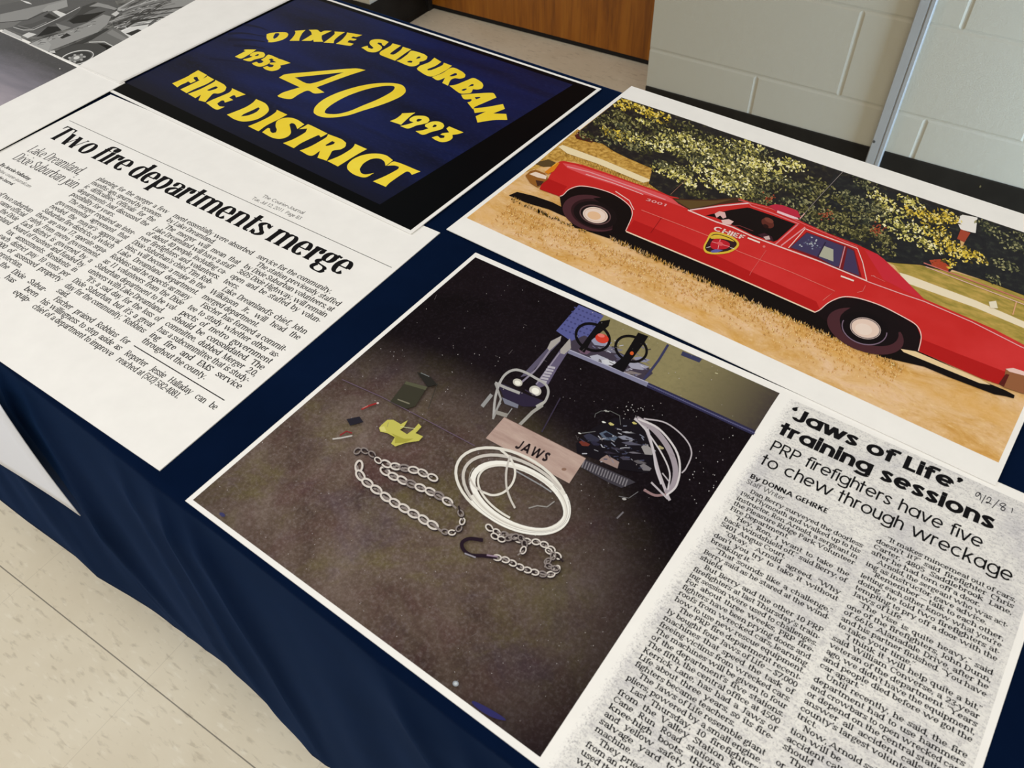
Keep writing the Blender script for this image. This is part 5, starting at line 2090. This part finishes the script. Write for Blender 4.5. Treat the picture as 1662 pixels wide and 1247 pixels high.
def chain(path, step, a_, b_, w_, dark=0.0):
    P_ = curve(path, 12)
    acc, last, n_ = 0.0, P_[0], 0
    for p in P_[1:]:
        d = p - last
        acc += np.hypot(*d)
        if acc >= step:
            ang = math.degrees(math.atan2(d[1], d[0])) + R.uniform(-12, 12)
            dk1 = R.random() < dark
            if n_ % 2 == 0:
                k_.ell(tuple(p + np.array([1, 2])), a_, b_, ang, lk3, w=w_, n=18)
                k_.ell(tuple(p), a_, b_, ang, lk2 if dk1 else lk, w=w_, n=18)
            else:
                c, sn = math.cos(math.radians(ang)), math.sin(math.radians(ang))
                k_.line([tuple(p - np.array([c, sn]) * a_), tuple(p + np.array([c, sn]) * a_)], w_ * 1.15, lk3 if dk1 else lk2)
            acc, n_ = 0.0, n_ + 1
        last = p


chain(zE([(715, 0), (708, 40), (730, 75), (780, 115), (840, 160), (905, 198), (985, 245), (1040, 278)]), 7.6, 9.2, 5.6, 3.3)
chain(zE([(1045, 285), (1100, 288), (1130, 245), (1118, 195)]), 5.5, 5.5, 4.0, 2.2, .8)
chain(zE([(800, 30), (850, 62), (905, 85), (960, 108), (1030, 138), (1090, 178)]), 7.2, 8.6, 5.2, 3.0, .1)
chain(zE([(800, 5), (850, 20), (905, 30), (960, 45), (1020, 72)]), 7.0, 8.2, 5.0, 2.8, .1)
chain(zE([(690, -30), (715, -45), (760, -30), (790, 0)]), 6, 6, 4, 2, .8)
chain(zE([(1225, 262), (1270, 290), (1320, 305), (1375, 325), (1430, 330), (1480, 350), (1530, 400)]), 5.6, 6.4, 4.4, 2.3, .25)
chain(zE([(1525, 430), (1490, 462), (1430, 455), (1370, 435), (1310, 405), (1260, 392)]), 5.6, 6.6, 4.4, 2.3, .3)
chain(zE([(1470, 360), (1500, 385), (1470, 420), (1510, 440)]), 5, 6, 4, 2.1, .4)
chain(zE([(1250, 300), (1290, 320), (1360, 310), (1385, 350), (1360, 385)]), 5, 6.2, 4.2, 2.1, .5)
k_.line(zE([(1215, 325), (1160, 318), (1130, 335), (1135, 362), (1165, 385), (1215, 388), (1270, 395)]), 6, C(36, 22, 34, .4), smooth=True)
k_.line(zE([(1140, 378), (1185, 395)]), 2.4, C(150, 146, 156, .4))
k_.line(zE([(1230, 385), (1275, 392)]), 2.4, C(150, 130, 150, .4))
# small tools, crate and the seam in that floor
k_.line(zD([(85, 560), (300, 655), (550, 785), (800, 918)]), 1.3, C(104, 86, 104, .4))
k_.line(zC([(430, 560), (330, 745)]), 2.0, C(56, 48, 66, .4))
yl, yl2 = C(196, 190, 92, .4), C(168, 162, 66, .4)
k_.poly(zD([(285, 822), (298, 806), (330, 778), (362, 778), (402, 802), (440, 780), (418, 818), (398, 832), (436, 856), (470, 830), (498, 798), (514, 815), (482, 850), (522, 868), (500, 892), (430, 902), (372, 922), (350, 906), (370, 872), (330, 850), (292, 842)]), yl)
k_.poly(zD([(350, 850), (420, 880), (470, 880), (430, 900), (370, 905), (372, 872)]), yl2)
k_.line(zD([(400, 815), (480, 826)]), .9, C(206, 206, 160, .4))
k_.poly(zD([(285, 820), (312, 812), (325, 840), (298, 842)]), C(214, 208, 120, .4))
k_.line(zD([(190, 722), (232, 702), (282, 686)]), 2.6, C(150, 42, 42, .4))
k_.ell(zD([(278, 688)])[0], 2, 1.6, 0, C(206, 190, 186, .4))
k_.line(zD([(196, 716), (225, 702)]), 1, C(206, 130, 120, .4))
k_.line(zD([(75, 862), (110, 840), (140, 850)]), 2.2, C(140, 40, 44, .4))
k_.line(zD([(35, 882), (80, 876), (140, 864)]), 2.4, C(190, 186, 180, .4))
k_.line(zD([(135, 770), (160, 785), (148, 795)]), 2.6, C(150, 160, 180, .4))
k_.poly(zD([(110, 775), (180, 760), (200, 790), (130, 810)]), C(36, 34, 44, .4))
k_.poly(zD([(345, 680), (430, 570), (545, 600), (480, 705), (430, 720)]), C(58, 56, 44, .4))
k_.poly(zD([(430, 570), (545, 600), (535, 618), (422, 585)]), C(86, 86, 66, .4))
k_.line(zD([(385, 668), (450, 692)]), 2.0, C(126, 122, 104, .4))
k_.poly(zD([(490, 520), (560, 545), (600, 590), (545, 600)]), C(40, 38, 34, .4))
k_.line(zD([(510, 525), (555, 545)]), 1.2, C(120, 124, 124, .4))
k_.line(zD([(600, 580), (550, 720)]), .9, C(54, 52, 46, .4))
# bleach marks, dust and scratches in the old print
k_.ell((740, 1112), 5, 4.5, 20, C(150, 156, 164, .4))
k_.ell((740, 1112), 2.6, 2.4, 0, C(196, 202, 206, .4))
k_.poly(curve([(768, 1140), (790, 1150), (815, 1165), (820, 1172), (795, 1165), (770, 1148)], 3, True), C(46, 44, 96, .4))
k_.ell((362, 838), 5, 3, 30, C(58, 58, 100, .4))
spk = C(190, 184, 184, .4)
for i in range(300):
    u_, v_ = R.random(), R.random()
    a_, b_ = np.array([771.6, 417.7]), np.array([1265.5, 638.5])
    c_, d_ = np.array([313, 811.8]), np.array([876.7, 1229.5])
    p = (a_ * (1 - u_) + b_ * u_) * (1 - v_) + (c_ * (1 - u_) + d_ * u_) * v_
    p = a_ + (p - a_) * .985 + np.array([2, 4])
    if R.random() < .12:
        q = p + np.array([R.uniform(-10, 10), R.uniform(-8, 8)])
        k_.line([tuple(p), tuple(q)], .35, C(120, 112, 114, .4), z=k_.z)
    else:
        s_ = R.uniform(.3, .75)
        k_.ell(tuple(p), s_, s_, 0, spk, n=6, z=k_.z)
for i in range(46):
    p = zC([(R.gauss(1200, 60), R.gauss(1000, 90))])[0] if i % 2 else zC([(R.gauss(830, 80), R.gauss(620, 20))])[0]
    s_ = R.uniform(.4, .9)
    k_.ell(p, s_, s_, 0, C(214, 210, 210, .4), n=6, z=k_.z)
k_.build('printed_photo')

# photocopied clipping
cp = mat('photocopy', (222, 220, 216), .55, .25)
nt, N, K, bs = nodes_of(cp)
v = coords(nt)
b1 = noise(nt, v, 19, 5, .65, .4)
b2 = noise(nt, coords(nt, (1, 2.6, 1)), 210, 3, .75)
b3 = noise(nt, v, 900, 2, .8)
c_ = ramp(nt, b1, [(.3, (204, 202, 204)), (.48, (224, 222, 218)), (.62, (236, 234, 228)), (.8, (240, 238, 232))])
c_ = mix(nt, math_n(nt, 'MULTIPLY', fac(nt, b2, .50, .68), .50), c_, (166, 164, 168))
c_ = mix(nt, math_n(nt, 'MULTIPLY', fac(nt, b3, .54, .70), .65), c_, (138, 136, 140))
c_ = mix(nt, math_n(nt, 'MULTIPLY', fac(nt, b2, .45, .30), .5), c_, (246, 244, 238))
sj = nt.nodes.new('ShaderNodeSeparateXYZ')
K.new(v, sj.inputs[0])
# the copy fades out raggedly on its left side
ex = math_n(nt, 'ADD', sj.outputs['X'], math_n(nt, 'MULTIPLY', math_n(nt, 'SUBTRACT', b3, .5), .016))
c_ = mix(nt, fac(nt, ex, float(jaws.mm(287, 0)[0]), float(jaws.mm(281.5, 0)[0])), c_, (246, 244, 239))
K.new(c_, bs.inputs['Base Color'])
k_ = Ink(jaws)
k_.poly([jaws.mm(280.5, 2.0), jaws.mm(455, .5), jaws.mm(455.0, 5), jaws.mm(452.4, 60), jaws.mm(453.6, 180), jaws.mm(455, 302), jaws.mm(281.5, 302)], cp, px=False)
k_.build('clipping')
SL = .028
hk = Ink(jaws, z0=.00009)
hk.text(AVANT_B, '\u2018Jaws of Life\u2019', 286.4, 19.4, 17.2, ink, 113, 'fit', .034)
hk.text(AVANT_B, 'training sessions', 287.2, 36.2, 17.2, ink, 137, 'fit', .032)
hk.build('headline')
sk = Ink(jaws, z0=.00009)
sk.text(AVANT, 'PRP firefighters have five', 288.3, 52.2, 14.0, ink, 133.6, 'fit', .024)
sk.text(AVANT, 'to chew through wreckage', 288.5, 66.4, 14.0, ink, 153.6, 'fit', .028)
sk.build('subheading')
bk = Ink(jaws, z0=.00009)
bk.text(SANS_B, 'By DONNA GEHRKE', 287.6, 80.4, 5.6, ink, 50.5, 'fit', .045)
bk.text(SANS, 'Staff Writer', 287.3, 85.6, 5.6, ink, 25.4, 'fit', .04)
bk.build('byline')


def column2(name, lines, x0, w, y0, pitch, size, drift):
    k2 = Ink(jaws, z0=.00009)
    for i, tx in enumerate(lines):
        y = y0 + pitch * i
        xl, ww, flush = x0 + drift * pitch * i, w, True
        while tx and tx[0] in '>|':
            if tx[0] == '>':
                xl += 5.0
                ww -= 5.0
                y -= 5.0 * SL
            else:
                flush = False
            tx = tx[1:]
        if y > 302.5:
            break
        k2.text(SLAB, tx, xl, y, size, ink, ww if flush else None, 'space' if flush else 'natural', SL)
    return k2.build(name)


column2('text_column', [
    '>Dan Berry surveyed the doorless', '1964 Plymouth and walked up to his', 'instructor, Ron Arnold, a sergeant in', 'the Pleasure Ridge Park Volunteer',
    '|Fire Department.', '>\u201cHey, Ron, I want to take the', 'back windshield off,\u201d said Berry, of', '|5401 Angus Court.', '>\u201cOkay,\u201d Arnold agreed. \u201cWhy',
    'don\u2019t you try to take it without', '|breaking it.\u201d', '>\u201cThat sounds like a challenge,\u201d', 'Berry said as he stared at the wind-', '|shield.',
    '>But Berry and the other 10 PRP', 'firefighters at last Thursday\u2019s train-', 'ing session were used to challenges.', 'For about three weeks, PRP fire-',
    'fighters have been prying doors and', 'roofs from wrecked cars, learning', 'how to use new rescue equipment.', '>The PRP fire department recent-',
    'ly bought four Jaws of Life \u2014 $7,000', 'machines that speed the task of', 'freeing victims from wrecked cars.', 'The machines will be given to four',
    'of the department\u2019s five stations.', 'The fifth, the central office at 4500', 'Kerrick Lane, has had a Jaws of', 'Life about three years, so its fire-',
    '|fighters became teachers.', '>The Jaws of Life resemble giant', 'pliers, powered by a small engine.', '>Last Thursday, 10 firefighters', 'from the Valley Station Road,',
    'Cane Run Road stations wore', 'knee-high boots, thick vests', 'and yellow safety hats at the', 'salvage yard to practice on', '|machine.', '|>They pried', '|from an old',
    '|used the', '|who'], 287.6, 77.0, 91.3, 4.66, 5.0, .021)
column2('text_column', [
    '>\u201cIt makes mincemeat out of cars,', 'doesn\u2019t it?\u201d said firefighter Chris', 'Carter, 4805 Saddlebrook Lane,', '|after he had torn off a door.', '>Arnold, the sergeant who was act-',
    '|ing as instructor, gave advice.', '>\u201cRemember \u2014 talk to each other,', 'letting each other know what you\u2019re', 'doing,\u201d he told two firefighters at-', 'tempting to pry off a door with the',
    '|Jaws of Life.', '>\u201cThe vise is quite heavy,\u201d said', 'one of the firefighters, John Dunn,', 'of 6616 Alanadale Drive, after he', 'and his partner finished. \u201cYou have', '|to take your time.\u201d',
    '>\u201cI think it will help quite a bit,\u201d', 'said William Converse, a 23-year', 'veteran of the department. \u201cYears', 'ago, we didn\u2019t have the equipment,', 'and people died before we got the',
    '|car apart.\u201d', '>Until recently, he said, the fire', 'department had to use hammers', 'and crowbars to open wrecked cars', 'or depend on the central station to', 'answer all accident calls in the',
    'county\u2019s largest volunteer fire dis-', '|trict.', '|>Now, Arnold said', '|tion will be', '|accident calls', '|should', '|>The', '|or'], 369.6, 77.6, 75.9, 4.65, 5.0, .026)
zH = ref(1560, 620, 5.94)
hk = Ink(jaws, z0=.00009)
pen = C(40, 40, 48, .5)
for st_ in ([(178, 1075), (160, 1066), (140, 1085), (148, 1105), (172, 1092), (182, 1072), (190, 1105), (180, 1142)], [(240, 1092), (192, 1172)],
            [(246, 1135), (266, 1112), (288, 1126), (272, 1158), (248, 1170), (244, 1158), (292, 1182)], [(368, 1138), (296, 1218)],
            [(432, 1186), (402, 1172), (372, 1182), (396, 1204), (424, 1224), (404, 1242), (382, 1226), (404, 1202), (434, 1190)]):
    hk.line(zH(st_), 1.5, pen, smooth=len(st_) > 2)
hk.line(ref(1182, 640, 3.4625)([(1597, 640), (1596, 654), (1591, 668)]), 1.4, pen, smooth=True)
hk.build('handwritten_date')

# =================================================================== sheets at the far left
zT = ref(0, 0, 5.54)
sea = Print('glossy_photo_print', None, -0.645, .0013, .0007, 'glossy print with glare painted into its grey picture, left of the newspaper story', 'photo print', paper,
            centre=(0, 0, 0), group=None)


def seat_right_edge(pr, pa, pb, corner):
    """place a sheet so that its right edge runs through two points with its lower or upper right corner at one"""
    a, b = at_z(pa, pr.zt)[:2], at_z(pb, pr.zt)[:2]
    d = (b - a) / np.hypot(*(b - a))            # up the sheet
    th = math.atan2(-d[0], d[1])
    pr.th = th
    pr.e1 = np.array([math.cos(th), math.sin(th)])
    pr.e2 = d
    c = a - pr.e1 * pr.WS / 2 + (d * pr.HS / 2 if corner == 'lower' else -d * pr.HS / 2)
    pr.c = np.array([c[0], c[1], pr.zt])
    pr.root.location = (c[0], c[1], pr.root.location[2])
    pr.root.rotation_euler = (0, 0, th)


seat_right_edge(sea, (203, 134.0), (34, 224.3), 'upper')
a_, b_ = at_z((34, 224.3), sea.zt)[:2], at_z((203, 134.0), sea.zt)[:2]
dd = (b_ - a_) / np.hypot(*(b_ - a_))
th = math.atan2(-dd[0], dd[1])
sea.th, sea.e1, sea.e2 = th, np.array([math.cos(th), math.sin(th)]), dd
c = b_ - sea.e1 * sea.WS / 2 - dd * sea.HS / 2
sea.c = np.array([c[0], c[1], sea.zt])
sea.root.location = (c[0], c[1], sea.root.location[2])
sea.root.rotation_euler = (0, 0, th)
for vx in sea.paper.data.vertices:
    if vx.co.x < 0 and vx.co.y > 0:
        vx.co.y += .035              # reaches further up under the truck print
sea.ymax = sea.HS / 2 + .034
glz = mat('print_painted_glare', (110, 104, 110), .3, .45)
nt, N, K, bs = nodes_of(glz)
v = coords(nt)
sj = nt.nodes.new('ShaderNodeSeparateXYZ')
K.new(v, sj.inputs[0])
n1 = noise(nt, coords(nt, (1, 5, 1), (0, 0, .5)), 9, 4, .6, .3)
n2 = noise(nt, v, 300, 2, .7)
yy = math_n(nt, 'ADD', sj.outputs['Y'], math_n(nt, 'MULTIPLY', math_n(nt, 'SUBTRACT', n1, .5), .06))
cg = ramp(nt, fac(nt, yy, float(sea.HS / 2 - .15), float(sea.HS / 2 - .01)), [(0.0, (206, 190, 186)), (.35, (168, 158, 166)), (.65, (122, 118, 128)), (.95, (66, 66, 68))])  # pinkish fade of glare painted into the picture's colour
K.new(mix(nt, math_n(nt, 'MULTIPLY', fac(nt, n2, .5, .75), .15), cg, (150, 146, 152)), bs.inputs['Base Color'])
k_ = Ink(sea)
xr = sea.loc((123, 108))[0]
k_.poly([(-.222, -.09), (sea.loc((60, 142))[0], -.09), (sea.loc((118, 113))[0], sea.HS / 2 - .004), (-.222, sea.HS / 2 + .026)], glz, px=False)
k_.ell(zT([(538, 618)])[0], 1.1, .9, 0, C(210, 206, 206, .4))
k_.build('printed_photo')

bw = Print('truck_photo_print', None, -0.64, .0022, .0007, 'black and white print of an old fire truck before a house, partly out of frame', 'photo print', paper, centre=(0, 0, 0))
seat_right_edge(bw, (193.5, 135.6), (469, 0), 'lower')
g_ = {}


def grey(v_):
    return C(v_, v_, int(v_ * .99), .4)


bwb = tone('print_bw_ground', [(.35, (62, 62, 60)), (.5, (96, 96, 94)), (.65, (128, 128, 124))], 60, rough=.4)
k_ = Ink(bw)
xa, xb, xt = bw.loc((122, 111)), bw.loc((2, 67)), bw.loc((340, -8))
k_.poly([(-.224, -bw.HS / 2 + .0042), (xa[0], -bw.HS / 2 + .0042), (xt[0] + (xt[0] - xa[0]) * .6, bw.HS / 2 - .02), (-.224, bw.HS / 2 - .02)], bwb, px=False)
# house and bare branches
k_.poly(zT([(1000, 330), (1060, 240), (1180, 200), (1320, 160), (1500, 120), (1700, 60), (1700, 118), (1500, 215), (1200, 355), (1150, 345)]), grey(224))
k_.poly(zT([(980, 130), (1250, 80), (1700, -40), (1900, -120), (1900, 20), (1662, 130), (1340, 160), (1100, 200)]), grey(150))
k_.poly(zT([(1050, 256), (1155, 225), (1168, 238), (1085, 276)]), grey(84))
k_.poly(zT([(1132, 302), (1240, 262), (1276, 274), (1182, 322)]), grey(48))
k_.poly(zT([(1190, 350), (1290, 300), (1330, 295), (1230, 345)]), grey(78))
k_.poly(zT([(1420, 236), (1496, 206), (1506, 214), (1440, 242)]), grey(80))
k_.line(zT([(1090, 280), (1180, 245)]), 1, grey(250))
for i in range(70):
    x0 = R.uniform(960, 1150)
    y0 = R.uniform(90, 250)
    ln_ = R.uniform(150, 620)
    a_ = R.gauss(-.30, .13)
    x1, y1 = x0 + ln_ * math.cos(a_), y0 + ln_ * math.sin(a_)
    k_.line(zT([(x0, y0), ((x0 + x1) / 2 + R.uniform(-20, 20), (y0 + y1) / 2 + R.uniform(-14, 14)), (x1, y1)]), R.choice([1, 1.2, 1.8, 2.6]), grey(R.choice([52, 70, 96, 130, 176])), taper=.4, z=k_.z + i * 4e-7)
k_.z += 4e-5
for pts, w_, gv in [([(1060, 200), (1300, 110), (1662, 62)], 3.4, 70), ([(1150, 185), (1400, 130), (1662, 100)], 2.4, 88), ([(1180, 200), (1400, 165), (1640, 142)], 3, 52), ([(1000, 150), (1250, 60), (1662, -40)], 4.4, 96),
                    ([(1330, 275), (1350, 220), (1400, 180), (1420, 170)], 5, 96), ([(1335, 270), (1380, 235), (1420, 225)], 3, 110), ([(1100, 130), (1300, 40), (1500, 0)], 3, 130)]:
    k_.line(zT(pts), w_, grey(gv), taper=.6)
# truck
k_.poly(zT([(0, 40), (300, -40), (1000, -60), (1060, 60), (1050, 130), (960, 170), (720, 250), (420, 300), (300, 330), (0, 240)]), grey(96))
k_.poly(zT([(0, 130), (180, 90), (400, 40), (600, -10), (610, 60), (480, 100), (380, 110), (250, 175), (0, 205)]), grey(146))
k_.poly(zT([(380, 90), (430, 50), (600, 0), (610, 60), (500, 95), (390, 105)]), grey(160))
k_.poly(zT([(0, 205), (210, 180), (120, 240), (0, 270)]), grey(120))
k_.line(zT([(0, 205), (250, 180), (430, 100)]), 1.0, grey(60))
k_.poly(zT([(0, 50), (140, 20), (260, 0), (200, -30), (0, -20)]), grey(104))
k_.poly(zT([(180, 0), (260, 20), (290, 40), (240, 30)]), grey(232))
k_.poly(zT([(110, 250), (290, 280), (470, 230), (700, 130), (720, 65), (540, 120), (400, 170), (300, 210)]), grey(84))
k_.line(zT([(120, 245), (210, 272), (300, 270), (520, 170), (720, 65)]), 1.1, grey(196))
k_.line(zT([(160, 232), (280, 262), (420, 200)]), .8, grey(150))
k_.poly(zT([(470, 105), (510, 95), (600, 130), (545, 155)]), grey(222))
k_.poly(zT([(390, 150), (440, 120), (520, 165), (470, 175)]), grey(44))
k_.poly(zT([(740, 60), (850, 20), (960, 40), (1060, 75), (1040, 100), (900, 60), (800, 100), (650, 190), (600, 195), (700, 120)]), grey(70))
k_.poly(zT([(800, 60), (880, 25), (970, 45), (1058, 78), (1030, 92), (900, 62)]), grey(150))
k_.poly(zT([(620, 190), (700, 140), (850, 120), (950, 100), (900, 130), (780, 200), (660, 215)]), grey(36))
k_.poly(zT([(1000, 130), (1050, 100), (1075, 120), (1040, 150)]), grey(206))
k_.poly(zT([(330, 330), (430, 240), (540, 240), (560, 270), (420, 310)]), grey(34))
k_.poly(zT([(500, 210), (640, 250), (560, 280), (520, 240)]), grey(140))
k_.poly(zT([(0, 290), (40, 262), (190, 330), (200, 362), (120, 340)]), grey(196))
k_.poly(zT([(200, 320), (260, 292), (330, 310), (250, 345)]), grey(214))
k_.line(zT([(60, 262), (200, 320)]), 2.4, grey(110))
k_.poly(zT([(0, 305), (60, 330), (230, 400), (340, 470), (480, 470), (500, 540), (340, 470), (0, 362)]), grey(34))
k_.poly(zT([(232, 408), (300, 372), (560, 300), (800, 200), (930, 132), (1000, 150), (965, 222), (880, 292), (640, 385), (400, 480), (330, 472)]), grey(152))
k_.poly(zT([(232, 408), (300, 372), (400, 345), (460, 400), (400, 480), (330, 472)]), grey(166))
k_.line(zT([(250, 400), (420, 330), (520, 300)]), 1, grey(70))
for i in range(26):
    x, y = R.uniform(300, 900), 0
    y = 400 - (x - 300) * .36 + R.uniform(-20, 30)
    k_.line(zT([(x, y), (x + R.uniform(15, 60), y - R.uniform(0, 25))]), R.uniform(.5, 1.2), grey(R.choice([70, 100, 120, 190])), z=k_.z)
k_.z += 1e-5
k_.poly(zT([(540, 340), (600, 300), (640, 320), (560, 350)]), grey(46))
k_.poly(zT([(480, 470), (700, 380), (960, 255), (1010, 275), (800, 370), (640, 440), (500, 500)]), grey(60))
k_.poly(zT([(440, 462), (490, 455), (500, 478), (455, 478)]), grey(206))
k_.poly(zT([(800, 378), (1000, 256), (1060, 262), (1180, 350), (1110, 400), (1040, 432), (960, 395)]), grey(112))
k_.poly(zT([(960, 300), (1010, 268), (1150, 350), (1110, 372), (1000, 320)]), grey(136))
k_.line(zT([(800, 382), (940, 378), (1040, 432)]), 1.6, grey(206))
k_.line(zT([(1110, 395), (1180, 352)]), 1.4, grey(230))
tp = [(455, 520), (500, 480), (620, 420), (780, 392), (900, 402), (955, 430), (955, 470), (680, 607), (560, 580)]
k_.poly(zT(curve(tp[:7], 4) + tp[7:]), grey(72))
k_.poly(zT([(880, 395), (960, 405), (1040, 432), (950, 475), (955, 435)]), grey(22))
k_.ell(zT([(690, 522)])[0], 28.5, 11.5, -13, grey(90))
k_.ell(zT([(692, 522)])[0], 27.5, 10.5, -13, grey(222), w=1.3)
k_.ell(zT([(692, 524)])[0], 24, 9, -13, grey(58))
k_.ell(zT([(690, 525)])[0], 12, 5, -13, grey(128))
for i in range(7):
    a_ = i * 6.283 / 7
    k_.ell(zT([(690 + 70 * math.cos(a_), 525 + 30 * math.sin(a_) - 12 * math.cos(a_))])[0], 2.4, 1.6, 0, grey(176), n=10, z=k_.z)
k_.z += 1e-5
k_.ell(zT([(690, 522)])[0], 5, 2.6, -13, grey(214))
k_.line(zT([(-400, 212), (0, 366), (655, 614)]), 2.6, C(246, 244, 239, .55))
k_.poly([(123.5, 109), (480, -83), (600, -62), (467, 0), (195, 133.6), (128, 112.5)], paper)
k_.build('printed_photo')
